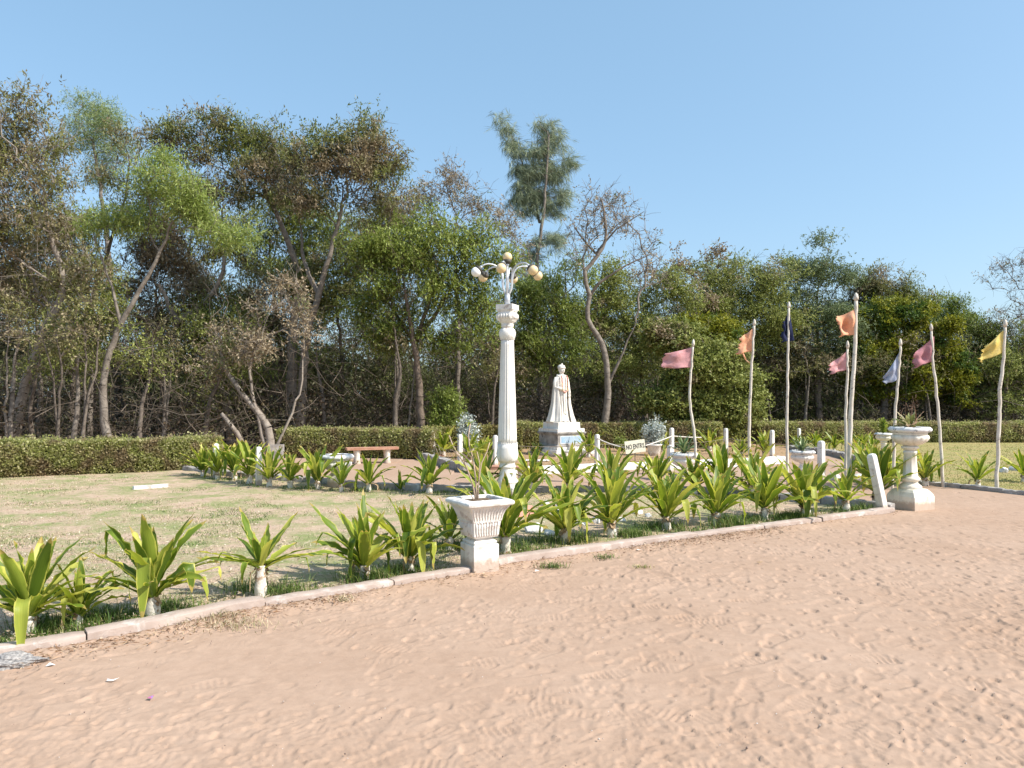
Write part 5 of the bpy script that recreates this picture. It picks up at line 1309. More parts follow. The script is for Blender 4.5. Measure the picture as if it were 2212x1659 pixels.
M_LIME = leafy("lime_leaves", [(0, (0.12, 0.20, 0.02)), (0.6, (0.28, 0.36, 0.04)), (1, (0.50, 0.52, 0.10))], trans=.35)
def shrub(name, label, b, z, rx, ry, rz, n, mat, seed, stems=6, ls=(.05, .03), cat="shrub", sr=.008, lift=.5):
    rs = np.random.RandomState(seed); root = empty(name, Vector((b.x, b.y, z)), label, cat)
    tips = unit(rs.normal(size=(max(stems * 4, 10), 3))) * (rs.rand(max(stems * 4, 10), 1) ** .4) * np.array([rx, ry, rz]) + np.array([0, 0, rz * lift + rz * .55])
    tips[:, 2] = np.maximum(tips[:, 2], .08)
    st = MB()
    for t in tips: st.tube([(0, 0, -.02), (t[0] * .25, t[1] * .25, t[2] * .5), tuple(t)], [sr, sr * .6, sr * .25], 5)
    st.build("stems", BARK_GREY, root)
    ti = rs.randint(0, len(tips), n); f = rs.rand(n, 1) ** .5
    c = tips[ti] * (0.45 + .55 * f) + rs.normal(size=(n, 3)) * np.array([rx, ry, rz]) * .16
    c[:, 2] = np.maximum(c[:, 2], .03)
    V, F = leaf_quads(c, unit(rs.normal(size=(n, 3)) + np.array([0, 0, .5])), ls[0] * rs.uniform(.7, 1.2, n), ls[1] * rs.uniform(.7, 1.2, n), rs)
    link("foliage", np_mesh("foliage", V, F), mat, root); return root
shrub("potted_bush", "narrow lime green bush in the slender pedestal urn", b1, z1, .10, .10, .22, 500, M_LIME, 3, 4, (.05, .03), "potted plant")
# white tapered pot with silver shrub, and the silver shrub left of the lamp
M_SILVER = leafy("silver_leaves", [(0, (0.28, 0.33, 0.28)), (0.5, (0.48, 0.53, 0.48)), (1, (0.76, 0.79, 0.76))], trans=0.2, rough=.5)
def tpot(label, u, v, h, hw, seed, mat=M_WHITE):
    b = G(u, v); root = empty("flower_pot", b, label, "flower pot", rz=R(20))
    mb = MB(); mb.lathe([(hw * .72, -.03), (hw * .74, 0), (hw * .98, h * .86), (hw * 1.06, h * .88), (hw * 1.06, h), (hw * .94, h), (hw * .9, h * .85), (.01, h * .84)], 28); mb.build("pot", mat, root)
    return b, h * .84
bp, zp = tpot("white tapered pot holding the silver shrub beside the sign", 1413, 987, .34, .19, 1)
shrub("silver_shrub", "silvery shrub growing in the white pot beside the sign", bp, zp, .30, .28, .42, 2600, M_SILVER, 4, 8, (.06, .035), lift=.35)
bp, zp = tpot("small white pot under the silver shrub left of the lamp column", 1010, 993, .30, .17, 2)
shrub("silver_shrub", "silvery white shrub behind the netting left of the lamp column", bp, zp, .32, .22, .46, 2600, M_SILVER, 5, 9, (.06, .038), lift=.4)
shrub("green_bush", "small round green bush at the left foot of the pedestal", G(1159, 985), .03, .18, .16, .17, 1500, L_MID, 6, 6, (.04, .025), "bush")
shrub("green_bush", "small leafy green bush behind the no entry sign", G(1342, 978), .03, .22, .18, .22, 1500, L_MID, 7, 6, (.05, .028), "bush")
shrub("dry_bush", "brownish dry bush at the foot of the leftmost orange flag pole", G(1648, 1062), .0, .20, .18, .18, 900, L_DRY, 8, 8, (.035, .02), "bush")
rosette("banana_plant", "young broad leaved plant at the right end of the shaded hedge", G(897, 976), .1, M_LIME if False else L_MID, 7, .75, .12, (35, 80), 40, 9, "plant")
M_FLOW = surf("white_pebbles", (0.66, 0.65, 0.62), (0.80, 0.79, 0.77), 9, 0.8, 0.2)

# ---- square planter with bare sapling
SPB = G(1036, 1233)
def square_planter():
    root = empty("square_planter", SPB, "large square white planter with carved panels in the foreground", "planter", rz=R(31.5)); root.scale = (1.07, 1.07, 1.10)
    ba = MB(); ba.sqloft([(.122, -.05), (.122, .225), (.117, .235)], bevel=.03); ba.sqloft([(.105, .235), (.112, .25), (.104, .262), (.084, .272), (.078, .285)], bevel=.05); ba.build("base", M_WHITE_W, root)
    bo = MB()
    bo.sqloft([(.088, .285), (.112, .292), (.122, .31), (.126, .36), (.136, .42), (.142, .43), (.150, .47), (.168, .515), (.190, .545), (.195, .556)], bevel=.04)
    # carved uprights and leaves on each face
    for s in range(4):
        a = s * math.pi / 2; ca, sa = math.cos(a), math.sin(a)
        def face(t, z):
            hw = np.interp(z, [.292, .31, .36, .42, .43, .47, .515, .545], [.112, .122, .126, .136, .142, .150, .168, .190])
            x, y = t * hw / .122, -hw - .002
            return Vector((x * ca - y * sa, x * sa + y * ca, z))
        for j in range(-4, 5):
            t = j * .024; top = .422 - .012 * (abs(j) % 2)
            bo.tube([face(t, .305), face(t, .34), face(t, .38), face(t, top)], [.004, .0075, .0085, .005], 6)
        for j in range(-4, 4):
            t0 = (j + .5) * .024
            bo.tube([face(t0 - .011, .405), face(t0 - .006, .421), face(t0, .427), face(t0 + .006, .421), face(t0 + .011, .405)], .004, 5)
        for j in range(-5, 6):
            t = j * .0215; bo.tube([face(t, .44), face(t, .47), face(t, .51), face(t, .54)], [.002, .005, .006, .003], 5)
    bo.build("bowl", M_WHITE_W, root)
    ri = MB(); prof = [(.195, .553), (.205, .556), (.222, .565), (.226, .580), (.222, .592), (.205, .602), (.185, .606), (.160, .606), (.155, .598), (.155, .575)]
    vs = []; fs = []
    n = 64
    rr = random.Random(3)
    for h, z in prof:
        for j in range(n):
            q = j / n * 4; sd = int(q) % 4; t = (q - int(q)) * 2 - 1
            x, y = (t, -1) if sd == 0 else ((1, t) if sd == 1 else ((-t, 1) if sd == 2 else (-1, -t)))
            e = 1 + (.010 * math.sin(t * 40) if .56 < z < .60 and h > .2 else 0) + rr.uniform(-.002, .002)
            k = 1 - .02 * (abs(t) > .97)
            vs.append((x * h * e * k, y * h * e * k, z + rr.uniform(-.0015, .0015)))
    for i in range(len(prof) - 1):
        for j in range(n): fs.append((i * n + j, i * n + (j + 1) % n, (i + 1) * n + (j + 1) % n, (i + 1) * n + j))
    ri.add(vs, fs, False); ri.build("rim", M_WHITE, root)
    so = MB(); so.sqloft([(.15, .55), (.157, .578), (.10, .588), (.02, .592)], bevel=.02); so.build("soil", M_SOIL, root)
square_planter()
def sapling():
    b = Vector((SPB.x, SPB.y, .64)); root = empty("plumeria_sapling", b, "spindly nearly leafless sapling growing in the square planter", "sapling")
    rs = np.random.RandomState(8)
    def Q(u, v, dy=0): return at(u, v, SPB.y + dy) - b
    st = MB(); tips = []
    for pts, r in (([(1028, 1082), (1022, 1050), (1008, 1010), (992, 985), (978, 962), (970, 940)], .008), ([(1030, 1084), (1028, 1040), (1022, 990), (1014, 965), (1012, 940), (1016, 915)], .008),
                   ([(1032, 1084), (1034, 1040), (1040, 1000), (1052, 975), (1058, 955)], .007), ([(1022, 1050), (1012, 1020), (1002, 995), (1012, 980), (1022, 968)], .006),
                   ([(1034, 1040), (1036, 1000), (1030, 975)], .006), ([(992, 985), (982, 975), (972, 970)], .005), ([(1026, 1084), (1018, 1070), (1012, 1062)], .005)):
        dy = rs.uniform(-.08, .08)
        P = [Q(u, v, dy * i / len(pts)) for i, (u, v) in enumerate(pts)]
        st.tube(P, [r * (1 - .5 * i / len(P)) for i in range(len(P))], 7); tips.append(P[-1])
    st.build("stems", surf("sapling_bark", (0.42, 0.30, 0.22), (0.55, 0.43, 0.33), 20, .8, .2), root)
    P = []; U = []
    for t in tips:
        for k in range(6):
            v, f, uv = strap(rs, tuple(t), rs.rand() * 6.28, R(rs.uniform(-10, 60)), rs.uniform(.05, .10), .022, R(60)); P.append((v, f)); U.append(uv)
    V, F = join(P); link("leaves", np_mesh("leaves", V, F, True, np.concatenate(U)), M_CRIN, root)
sapling()

# ---- benches
def bench(label, u0, v0, u1, v1, h, seed, over=.22):
    a = G(u0, v0); c = G(u1, v1); m = (a + c) / 2; d = (c - a); L = d.length; rz = math.atan2(d.y, d.x)
    root = empty("stone_bench", m, label, "bench", rz=rz)
    s = MB(); rng = random.Random(seed); s.box((0, 0, h - .05), (L + 2 * over, .36, .055), jit=.006, rng=rng); s.build("seat", M_TERRA, root)
    for x in (-L / 2, L / 2):
        l = MB(); l.lathe([(.085, -.03), (.085, .03), (.07, .05), (.062, .16), (.075, h - .09), (.085, h - .05)], 20, (x, -.07, 0), lambda th, r, z: r * (1 - .1 * abs(math.sin(4 * th))))
        l.lathe([(.085, -.03), (.085, .03), (.07, .05), (.062, .16), (.075, h - .09), (.085, h - .05)], 20, (x, .09, 0), lambda th, r, z: r * (1 - .1 * abs(math.sin(4 * th))))
        l.build("leg", M_CREAM, root)
bench("reddish slab bench on white legs in front of the shaded hedge", 771, 1002, 836, 1000, .38, 1, .25)
bench("reddish slab bench half hidden behind the lamp column", 1028, 1046, 1128, 1048, .335, 2, .05)

# ---- concrete posts
def post(label, u, v, vt, w=.095, du=0, cat="post", seed=0, mat=None, rz=31, lean=0):
    b = G(u, v); top = at(u + du, vt, b.y + lean); d = top - b; h = d.length
    root = bpy.data.objects.new("concrete_post", None)
    mb = MB(); mb.sqloft([(w / 2, -.05), (w / 2 * .97, h * .5), (w / 2 * .93, h - .045), (w / 2 * .75, h - .012), (w / 2 * .3, h)], bevel=.12)
    o = mb.build("concrete_post", mat or M_WHITE_W, None, b)
    o.rotation_euler = (d.to_track_quat('Z', 'Y') @ Matrix.Rotation(R(rz), 3, 'Z').to_quaternion()).to_euler()
    prop(o, label, "post"); return b, top
post("thick white post leaning left beside the tall pedestal urn", 1908, 1106, 980, .105, -26, seed=1)
posts = {}
for key, lab, u, v, vt in (("a", "white post at the far left corner of the wire netting", 934, 991, 930), ("b", "second white post from the left in the statue garden fence", 994, 1004, 938), ("c", "white post just left of the lamp column", 1070, 1010, 940),
        ("d", "white post right of the pedestal with the rope tied to it", 1290, 1008, 938), ("e", "tall white post right of the silver shrub", 1451, 994, 924), ("f", "white post between the pink and orange flag poles", 1568, 984, 925),
        ("g", "white post just right of the leftmost orange flag pole", 1668, 990, 929)):
    posts[key] = post(lab, u, v, vt, .095)
post("short white post in front of the taller one near the sign", 1448, 1026, 961, .11)
post("white post standing on the path right of the navy flag pole", 1774, 1040, 952, .11)
post("far white post against the right hedge", 1726, 968, 925, .09)
post("white post among the lilies at the back left of the lawn", 559, 1049, 965, .10)
post("white post half hidden in the crowded lilies by the hedge end", 467, 1034, 958, .10)
def fallen(label, u0, v0, u1, v1, w, mat=None, name="fallen_post", r=None):
    a = G(u0, v0); c = G(u1, v1); d = c - a; mb = MB()
    if r: mb.tube([(0, 0, 0), (d.length, 0, 0)], r, 16); z = r
    else:
        mb.box((d.length / 2, 0, 0), (d.length, w, w * .9), jit=.004, rng=random.Random(1)); z = 0.01
    o = mb.build(name, mat or M_WHITE_P, None, (a.x, a.y, z)); o.rotation_euler = (0, 0, math.atan2(d.y, d.x)); prop(o, label, "post" if not r else "pipe"); return o
fallen("white post lying fallen on the left lawn", 288, 1060, 362, 1054, .075)
fallen("grey pipe lying on the ground in front of the right hedge", 1702, 968, 1752, 976, .1, M_KERB_OLD, "grey_pipe", .07)

# ---- wire netting, rope and sign
def netting(label, a, c, h, sag=.03, cell=.085, z0=.05, droop=0.0):
    mb = MB(); d = c - a; L = Vector((d.x, d.y, 0)).length; n = Vector((d.x, d.y, 0)).normalized(); nx, nz = int(L / cell), int(h / cell)
    off = Vector((-n.y, n.x, 0))
    def pt(i, j):
        x = i / nx * L; z = j / nz * h; s = math.sin(math.pi * i / nx)
        return Vector((a.x, a.y, 0)) + n * x + off * (.02 * math.sin(i * 1.7 + j)) + Vector((0, 0, z0 + z * (1 - droop * s) - sag * s * j / nz))
    for i in range(nx):
        for j in range(nz):
            q = [(i, j), (i + 1, j + 1)] if (i + j) % 2 == 0 else [(i, j + 1), (i + 1, j)]
            mb.tube([pt(*q[0]), pt(*q[1])], .0028, 3, False)
    mb.tube([pt(i, nz) for i in range(nx + 1)], .004, 4)
    o = mb.build("wire_netting", M_WIRE); prop(o, label, "wire netting")
netting("crumpled wire netting between the two left posts", posts["a"][0], posts["b"][0], .42, .05, .07, .05, .3)
netting("wire netting between the second post and the lamp column", posts["b"][0], posts["c"][0], .36, .06, .085, .05, .2)
netting("diamond wire netting in front of the statue pedestal", posts["c"][0], posts["d"][0], .46, .05, .105)
netting("wire netting below the rope beside the sign", posts["d"][0], posts["e"][0], .46, .05, .105)
netting("wire netting between the posts behind the pink flag pole", posts["e"][0], posts["f"][0], .40, .05, .105)
netting("wire netting between the last two posts on the right", posts["f"][0], posts["g"][0], .42, .05, .105)
sgb = G(1372, 1010)
def sign():
    root = empty("no_entry_sign", sgb, "small tilted cream sign reading NO ENTRY on a thin stake", "sign")
    c = at(1372, 964.5, sgb.y) - sgb; w = sz(30, sgb.y) * 1.5; h = w * .60
    bd = MB(); bd.box((0, 0, -h / 2), (w, .012, h)); bo = bd.build("board", M_SIGN, root, c, (0, R(-7), R(8)))
    stk = MB(); stk.tube([(0, .015, -.03), (0, .015, c.z)], .009, 8); stk.build("stake", M_BLACK, root)
    cu = bpy.data.curves.new("lettering", 'FONT'); cu.body = "NO ENTRY"; cu.size = h * .46; cu.extrude = .0015; cu.align_x = 'CENTER'; cu.align_y = 'CENTER'; cu.offset = .0012
    t = bpy.data.objects.new("tmp", cu); COL.objects.link(t); bpy.context.view_layer.update()
    me = bpy.data.meshes.new_from_object(t.evaluated_get(bpy.context.evaluated_depsgraph_get())); bpy.data.objects.remove(t)
    wd = max(v.co.x for v in me.vertices) - min(v.co.x for v in me.vertices); k = w * .90 / wd
    for v in me.vertices: v.co.x *= k; v.co.y *= 1.15
    l = link("lettering", me, M_INK, bo, (0, -.008, 0), (math.pi / 2, 0, 0))
    return sgb + c, w
sc_, sw = sign()
rp = MB(); p0 = Vector(posts["d"][1]) + Vector((0, -.06, -.09)); p1 = sc_ + Vector((-sw / 2, .0, -.02)); p2 = sc_ + Vector((sw / 2, 0, .02)); p3 = Vector(posts["e"][1]) + Vector((0, -.06, -.20)); p4 = at(1515, 945, posts["f"][0].y)
def sagline(a, c, s, n=8): return [a.lerp(c, i / n) + Vector((0, 0, -s * 4 * (i / n) * (1 - i / n))) for i in range(n + 1)]
rp.tube(sagline(p0, p1, .03), .013, 8); rp.tube(sagline(p2, p3, .01)[:-1] + sagline(p3, p4, .01), .013, 8)
o = rp.build("rope", M_ROPE); prop(o, "pale rope strung from post to post past the sign", "rope")

# ---- flags
def flag_mat(name, c1, c2):
    m, nt, bs = nodes_of(name); co = coords(nt); n1 = noise(nt, 7, 5, .6, co); r1 = ramp(nt, [(.3, c1), (.7, c2)]); nt.links.new(n1.outputs[0], r1.inputs[0])
    nt.links.new(r1.outputs[0], bs.inputs["Base Color"]); bs.inputs["Roughness"].default_value = .85; bs.inputs["Specular IOR Level"].default_value = .15
    n2 = noise(nt, 14, 3, .5, co, .6); b = nt.nodes.new("ShaderNodeBump"); b.inputs["Strength"].default_value = .5; b.inputs["Distance"].default_value = .02
    nt.links.new(n2.outputs[0], b.inputs["Height"]); nt.links.new(b.outputs[0], bs.inputs["Normal"])
    t = nt.nodes.new("ShaderNodeBsdfTranslucent"); nt.links.new(r1.outputs[0], t.inputs["Color"]); mx = nt.nodes.new("ShaderNodeMixShader"); mx.inputs[0].default_value = .3
    nt.links.new(bs.outputs[0], mx.inputs[1]); nt.links.new(t.outputs[0], mx.inputs[2]); nt.links.new(mx.outputs[0], nt.nodes["Material Output"].inputs["Surface"]); return m
F_PINK = flag_mat("pink_cloth", (0.70, 0.36, 0.37), (0.78, 0.45, 0.45)); F_OR = flag_mat("orange_cloth", (0.86, 0.43, 0.24), (0.90, 0.54, 0.36)); F_NAVY = flag_mat("navy_cloth", (0.022, 0.028, 0.075), (0.045, 0.055, 0.12))
F_GREY = flag_mat("blue_grey_cloth", (0.38, 0.42, 0.55), (0.52, 0.56, 0.66)); F_MAUVE = flag_mat("mauve_cloth", (0.50, 0.23, 0.26), (0.60, 0.31, 0.34)); F_YEL = flag_mat("yellow_cloth", (0.78, 0.60, 0.16), (0.84, 0.69, 0.28))
def flagpole(label, u, v, pts, r, mat, corners, seed, tatter=None, wave=.05, nw=2.2):
    """pts: (u, v) from the base up; corners: top at pole, bottom at pole, outer bottom, outer top"""
    b = G(u, v); Y = b.y; root = empty("flagpole", b, label, "flagpole"); rs = np.random.RandomState(seed)
    P = [Vector((0, 0, -.1))] + [at(a, c, Y) - b for a, c in pts]
    D = []
    for i in range(len(P) - 1):
        for q in range(6):
            t = q / 6; D.append(P[i].lerp(P[i + 1], t) + Vector((rs.normal() * .005, rs.normal() * .005, 0)))
    D.append(P[-1]); n = len(D)
    pm = MB(); pm.tube(D, [r * .86 * (1 - .32 * i / n) * (1 + rs.normal() * .03) for i in range(n)], 12); pm.build("pole", M_POLE, root)
    top = D[-1]; d = (D[-1] - D[-5]).normalized(); fm = MB()
    fm.tube([top - d * .01, top + d * .015, top + d * .02, top + d * .05, top + d * .10, top + d * .125], [r * .62, r * .62, r * .85, r * .9, r * .6, .004], 12); fm.build("finial", M_POLE, root)
    TL, BL, BO, TO = [at(a, c, Y) - b for a, c in corners]
    nx, ny = 26, 20; vs = []; fs = []; ph = rs.rand() * 6; jag = rs.normal(size=ny + 1) * .018
    for j in range(ny + 1):
        for i in range(nx + 1):
            s, t = i / nx, j / ny
            p = TL.lerp(TO, s).lerp(BL.lerp(BO, s), t)
            ripple = math.sin(s * 6.28 * nw * .5 + t * 2.2 + ph) * .6 + math.sin(s * 11 - t * 5 + ph * 2) * .3 + math.sin(t * 9 + s * 4) * .25
            a = wave * min(1, s * 2.2)
            p = p + Vector((jag[j] * (s > .93) + .012 * math.sin(t * 14 + ph) * s, ripple * a, .014 * math.sin(s * 9 + ph) * s * (1 if t > .5 else -.4)))
            # the cloth sags between its two ties
            p.z -= .02 * math.sin(s * 3.14) * (1 - t)
            vs.append(p)
    for j in range(ny):
        for i in range(nx): a = j * (nx + 1) + i; fs.append((a, a + 1, a + nx + 2, a + nx + 1))
    fl = MB(); fl.add(vs, fs, True)
    if tatter:
        T = [at(a, c, Y) - b for a, c in tatter]; k = len(fl.v)
        for q in range(len(T) - 1):
            w = .018 * (1 - q / len(T)); fl.add([T[q] + Vector((-w, 0, 0)), T[q] + Vector((w, 0, 0)), T[q + 1] + Vector((w * .7, .01, 0)), T[q + 1] + Vector((-w * .7, .01, 0))], [(0, 1, 2, 3)], True)
    o = fl.build("flag", mat, root); md = o.modifiers.new("thickness", 'SOLIDIFY'); md.thickness = .002
flagpole("short pole flying a wide pink flag, leftmost of the flags", 1506, 1052, [(1500, 940), (1489, 860), (1493, 800), (1497, 748)], .030, F_PINK, [(1498, 748), (1496, 794), (1427, 796), (1436, 763)], 1, wave=.045)
flagpole("pole with tattered orange flag, second from the left", 1621, 1034, [(1618, 930), (1622, 830), (1626, 760), (1629, 703)], .036, F_OR, [(1628, 707), (1626, 758), (1592, 766), (1601, 728)], 2, [(1604, 762), (1612, 778), (1626, 790)], .04)
flagpole("pole with limp navy blue flag, third from the left", 1701, 1046, [(1700, 900), (1702, 770), (1704, 666)], .032, F_NAVY, [(1705, 668), (1716, 736), (1687, 740), (1692, 696)], 3, None, .05, 3)
flagpole("short pole with small pink flag left of the tallest pole", 1827, 1078, [(1827, 920), (1829, 820), (1831, 753)], .028, F_PINK, [(1832, 756), (1829, 799), (1793, 808), (1789, 788)], 4, None, .04)
flagpole("tallest pole with billowing orange flag", 1832, 1086, [(1836, 960), (1840, 850), (1848, 740), (1849, 650)], .042, F_OR, [(1853, 664), (1850, 722), (1813, 727), (1804, 684)], 5, None, .08, 2.6)
flagpole("leaning pole with faded blue grey flag", 1927, 1072, [(1931, 950), (1936, 860), (1942, 800), (1945, 748)], .030, F_GREY, [(1946, 756), (1940, 820), (1912, 830), (1908, 812)], 6, None, .04)
flagpole("pole with mauve flag leaning left beside the right lawn", 2038, 1052, [(2030, 930), (2022, 840), (2015, 770), (2012, 714)], .032, F_MAUVE, [(2018, 726), (2017, 779), (1976, 795), (1970, 765)], 7, None, .05, 2.8)
flagpole("pole with yellow flag, the rightmost of all", 2153, 1060, [(2158, 930), (2160, 840), (2168, 770), (2171, 706)], .038, F_YEL, [(2168, 712), (2166, 762), (2115, 782), (2126, 748)], 8, None, .045)
# outer corner of the navy flag hangs down as folded cloth

# ---- stones, litter and odd things
def rock(label, u, v, r, seed, mat=None, name="painted_stone", cat="stone", sc=(1, .8, .75), group=None):
    rr = random.Random(seed); import bmesh
    bm = bmesh.new(); bmesh.ops.create_icosphere(bm, subdivisions=2, radius=1)
    pl = [(Vector((rr.gauss(0, 1), rr.gauss(0, 1), rr.gauss(0.3, 1))).normalized(), rr.uniform(.55, .85)) for _ in range(9)]
    for w in bm.verts:
        for n_, d_ in pl:
            k = w.co.dot(n_)
            if k > d_: w.co -= n_ * (k - d_)
        w.co = Vector((w.co.x * sc[0], w.co.y * sc[1], w.co.z * sc[2])) * r
    me = bpy.data.meshes.new(name); bm.to_mesh(me); bm.free()
    b = G(u, v); o = link(name, me, mat or M_ROCK, None, (b.x, b.y, r * .35)); o.rotation_euler = (0, 0, rr.uniform(0, 6)); prop(o, label, cat, group)
M_ROCK = surf("whitewashed_rock", (0.50, 0.49, 0.48), (0.78, 0.77, 0.75), 14, .9, .6, 50, .006, (0.28, 0.26, 0.25), 8, .58, .68)
rr = random.Random(9)
for i, (u, v, r) in enumerate([(1112, 1146, .10), (1150, 1152, .13), (1188, 1158, .09), (1256, 1138, .10), (1285, 1132, .10), (1310, 1126, .09), (1340, 1128, .08), (1380, 1110, .08), (1400, 1118, .06), (1060, 1130, .09), (1000, 1136, .09), (965, 1126, .08), (1178, 1094, .10), (1205, 1104, .08)]):
    rock("whitewashed rocks laid in a rough ring between the lilies round the lamp column", u, v, r, 20 + i, group="whitewashed rocks round the lamp column")
for i, (u, v, r, w) in enumerate([(2166, 1022, .13, "leftmost"), (2192, 1018, .13, "middle"), (2218, 1016, .15, "rightmost")]): rock("%s of the three white rocks at the right edge of the lawn" % w, u, v, r, 50 + i)
rock("big white stone at the foot of the tall orange flag pole", 1850, 1040, .16, 61, sc=(1.2, .8, .8)); rock("white stone left of the tall orange flag pole", 1800, 1036, .14, 62, sc=(1.2, .8, .8))
import bmesh
bm = bmesh.new(); bmesh.ops.create_icosphere(bm, subdivisions=5, radius=1)
for w in bm.verts:
    c = w.co; k = 1 + float(vnoise(np.array([c.x * 2.2 + 9]), np.array([c.y * 2.2 + c.z * 2 + 5]), 3)[0]) * .5 + float(vnoise(np.array([c.x * 9 + 9]), np.array([c.y * 9 + c.z * 8 + 5]), 4)[0]) * .16
    w.co = Vector((c.x * .20 * k, c.y * .09 * k, c.z * .05 * k))
me = bpy.data.meshes.new("rubble_lump"); bm.to_mesh(me); bm.free()
o = link("rubble_lump", me, surf("speckled_concrete", (0.14, 0.13, 0.13), (0.48, 0.45, 0.42), 55, .95, .8, 60, .01), None, G(22, 1436) + Vector((0, 0, .01))); o.rotation_euler = (0, 0, R(14))
prop(o, "low lump of speckled grey concrete against the left end of the kerb", "rubble")
sl = MB(); sl.box((0, 0, 0), (.34, .34, .03), jit=.004, rng=rr); o = sl.build("terracotta_slab", surf("red_slab", (0.55, 0.22, 0.17), (0.66, 0.32, 0.25), 9, .85, .3), None, G(1128, 1120) + Vector((0, 0, .02))); o.rotation_euler = (R(50), R(8), R(25)); prop(o, "tilted red slab lying behind the large lily by the square planter", "slab")
# cinder blocks
def block(label, u, v, z, seed):
    b = G(u, v); root = MB()
    o = MB(); L, W, H = .38, .19, .18
    for x0, x1, y0, y1 in ((-L/2, L/2, -W/2, -W/2+.03), (-L/2, L/2, W/2-.03, W/2)): o.box(((x0+x1)/2, (y0+y1)/2, 0), (x1-x0, y1-y0, H))
    for x in (-L/2 + .015, 0, L/2 - .015): o.box((x, 0, .0015), (.03, W - .063, H - .003))
    q = o.build("cinder_block", M_GREYST, None, (b.x, b.y, z)); q.rotation_euler = (R(90) if False else 0, 0, R(seed)); prop(q, label, "cinder block")
block("lower cinder block at the foot of the forked tree", 596, 990, .0, 8); block("upper cinder block stacked on another by the forked tree", 597, 990, .18, 20)
lg = MB(); B0 = G(535, 990); T0 = at(478, 893, B0.y - .3); md_ = at(512, 935, B0.y - .1)
lg.tube([Vector((0, 0, 0)), (md_ - B0) * .5 + Vector((0, 0, .05)), md_ - B0, T0 - B0], [.075, .065, .06, .045], 10); o = lg.build("dead_log", BARK_PALE, None, B0); prop(o, "pale dead limb leaning left behind the crowded lilies", "log")
# heap of broken bricks
hb = empty("brick_heap", G(905, 988), "heap of broken reddish bricks at the end of the shaded hedge", "brick heap")
hm = MB(); rr = random.Random(5)
for i in range(46):
    x, y = rr.gauss(0, .32), rr.gauss(0, .18); z = max(0, .26 - abs(x) * .45) * rr.random()
    hm.box((x, y, z), (rr.uniform(.06, .2), rr.uniform(.05, .1), rr.uniform(.03, .08)), rr.uniform(0, 3), jit=.012, rng=rr)
hm.build("bricks", surf("old_brick", (0.22, 0.09, 0.055), (0.46, 0.23, 0.15), 9, .9, .5), hb)
pr = MB(); rr = random.Random(6)
for i in range(60):
    a = rr.uniform(0, 6.28); pr.ball((math.cos(a) * .24 + rr.gauss(0, .03), math.sin(a) * .12 + rr.gauss(0, .02), .03), rr.uniform(.02, .035), 6, 4, (1, 1, .7))
o = pr.build("pebble_ring", M_FLOW, None, G(1160, 1000) + Vector((0, 0, .03))); prop(o, "ring of small white pebbles in front of the pedestal", "pebbles")
# litter on the sand
def litter(label, u, v, pts, mat, z=.012, name="litter", ang=0, cat="litter"):
    mb = MB(); mb.add([(x, y, z + h) for x, y, h in pts] + [(x, y, z + h - .002) for x, y, h in pts], [tuple(range(len(pts))), tuple(range(2 * len(pts) - 1, len(pts) - 1, -1))] + [(i, i + len(pts), (i + 1) % len(pts) + len(pts), (i + 1) % len(pts)) for i in range(len(pts))])
    o = mb.build(name, mat, None, G(u, v)); o.rotation_euler = (0, 0, ang); prop(o, label, cat)
M_PAPER = surf("paper", (0.78, 0.77, 0.75), (0.84, 0.83, 0.82), 9, .8, 0)
M_WRAP = surf("wrapper", (0.60, 0.08, 0.08), (0.10, 0.25, 0.60), 60, .5, 0)
litter("white scrap of paper on the sand below the left kerb", 108, 1442, [(-.02, -.01, 0), (.02, -.012, .01), (.024, .012, 0), (-.01, .015, .012)], M_PAPER)
litter("crumpled curved white scrap on the left sand", 243, 1474, [(-.03, -.006, 0), (.01, -.012, .004), (.035, .005, .014), (.03, .012, .01), (0, 0, .002), (-.03, .004, .008)], M_PAPER)
litter("tiny red and blue sweet wrapper on the left sand", 325, 1512, [(-.013, -.01, .004), (.012, -.012, 0), (.014, .01, .01), (-.01, .012, .002)], M_WRAP)
litter("small white square of paper below the kerb right of the planter", 1160, 1236, [(-.018, -.012, .0), (.016, -.014, .006), (.02, .012, .0), (-.014, .015, .008)], M_PAPER)
litter("white scrap on the sand far right of the planter", 1380, 1190, [(-.03, -.01, .0), (.03, -.012, .006), (.02, .012, .0), (-.02, .01, .004)], M_PAPER)
litter("dark dry leaf lying alone in the open sand", 1640, 1218, [(-.03, -.008, .01), (0, -.014, .0), (.035, 0, .012), (0, .014, .004)], M_HUSK, name="dry_leaf", cat="leaf")
litter("brown dry leaf beside the square planter's foot", 1043, 1248, [(-.03, -.012, .01), (.01, -.018, .012), (.045, 0, .006), (.01, .016, .016)], M_HUSK, name="dry_leaf", cat="leaf")
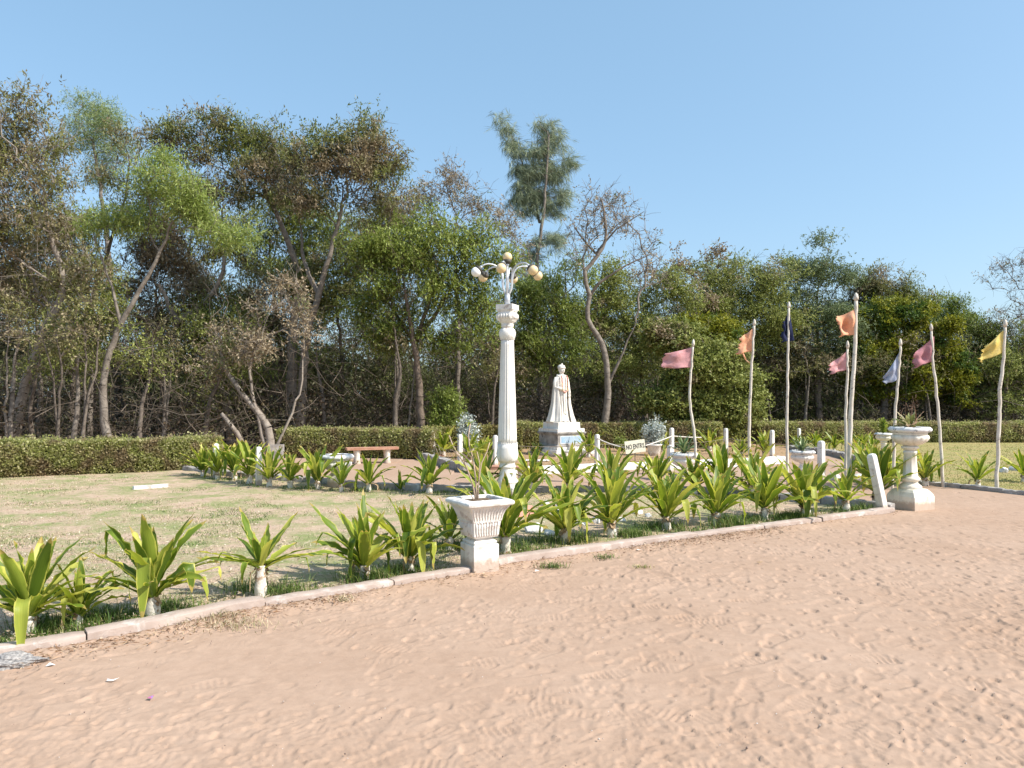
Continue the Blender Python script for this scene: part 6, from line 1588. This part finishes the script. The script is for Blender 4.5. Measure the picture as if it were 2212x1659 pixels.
def debris():
    rs = np.random.RandomState(4); K = np.array(KERB_FRONT); s = np.r_[0, np.cumsum(np.hypot(*(K[1:] - K[:-1]).T))]
    n = 5200; cl = rs.rand(n) * s[-1]; w = vnoise(cl * .9, cl * 0 + 3, 77) + .5; k = rs.rand(n) < np.clip((w - .35) * 2.4, .03, 1); cl = cl[k]; n = len(cl)
    x = np.interp(cl, s, K[:, 0]); y = np.interp(cl, s, K[:, 1]); o = np.abs(rs.normal(size=n)) * .14 + .01
    c = np.c_[x + o * .5, y - o * .86, np.full(n, .028) - o * .04 + rs.rand(n) * .01]
    d = unit(np.c_[rs.normal(size=(n, 2)), rs.normal(size=n) * .12])
    V, F = leaf_quads(c, d, rs.uniform(.015, .06, n), rs.uniform(.003, .009, n), rs)
    o = link("plant_debris", np_mesh("plant_debris", V, F), leafy("debris", [(0, (0.14, 0.07, 0.035)), (0.6, (0.32, 0.19, 0.11)), (1, (0.55, 0.42, 0.28))], trans=0.0)); prop(o, "straw and dry leaf bits gathered along the foot of the kerb", None, None, "stuff")
    # pebbles strewn over the sand
    n = 800; y = 2.6 * (12 / 2.6) ** rs.rand(n); x = rs.uniform(-.75, .8, n) * y; k = ~in_poly(x, y, LAWN) & ~in_poly(x, y, RLAWN); x, y = x[k], y[k]; n = len(x)
    mb = MB()
    base = [(1, 0, 0), (-1, 0, 0), (0, 1, 0), (0, -1, 0), (0, 0, 1), (0, 0, -1)]; tri = np.array([(0, 2, 4), (2, 1, 4), (1, 3, 4), (3, 0, 4), (2, 0, 5), (1, 2, 5), (3, 1, 5), (0, 3, 5)])
    r = rs.uniform(.0018, .0045, n) * (1 + (rs.rand(n) < .04) * 1.2)
    V = (np.array(base)[None] * (r[:, None, None] * rs.uniform(.6, 1.2, (n, 6, 1))) + np.c_[x, y, np.full(n, .008)][:, None, :]).reshape(-1, 3)
    F = (tri[None] + (np.arange(n) * 6)[:, None, None]).reshape(-1, 3)
    o = link("pebbles", np_mesh("pebbles", V, F), leafy("pebble_stone", [(0, (0.10, 0.07, 0.06)), (0.5, (0.35, 0.25, 0.2)), (0.8, (0.5, 0.42, 0.36)), (1, (0.8, 0.78, 0.75))], trans=0.0)); prop(o, "tiny pebbles and grit strewn over the sand", None, None, "stuff")
debris()
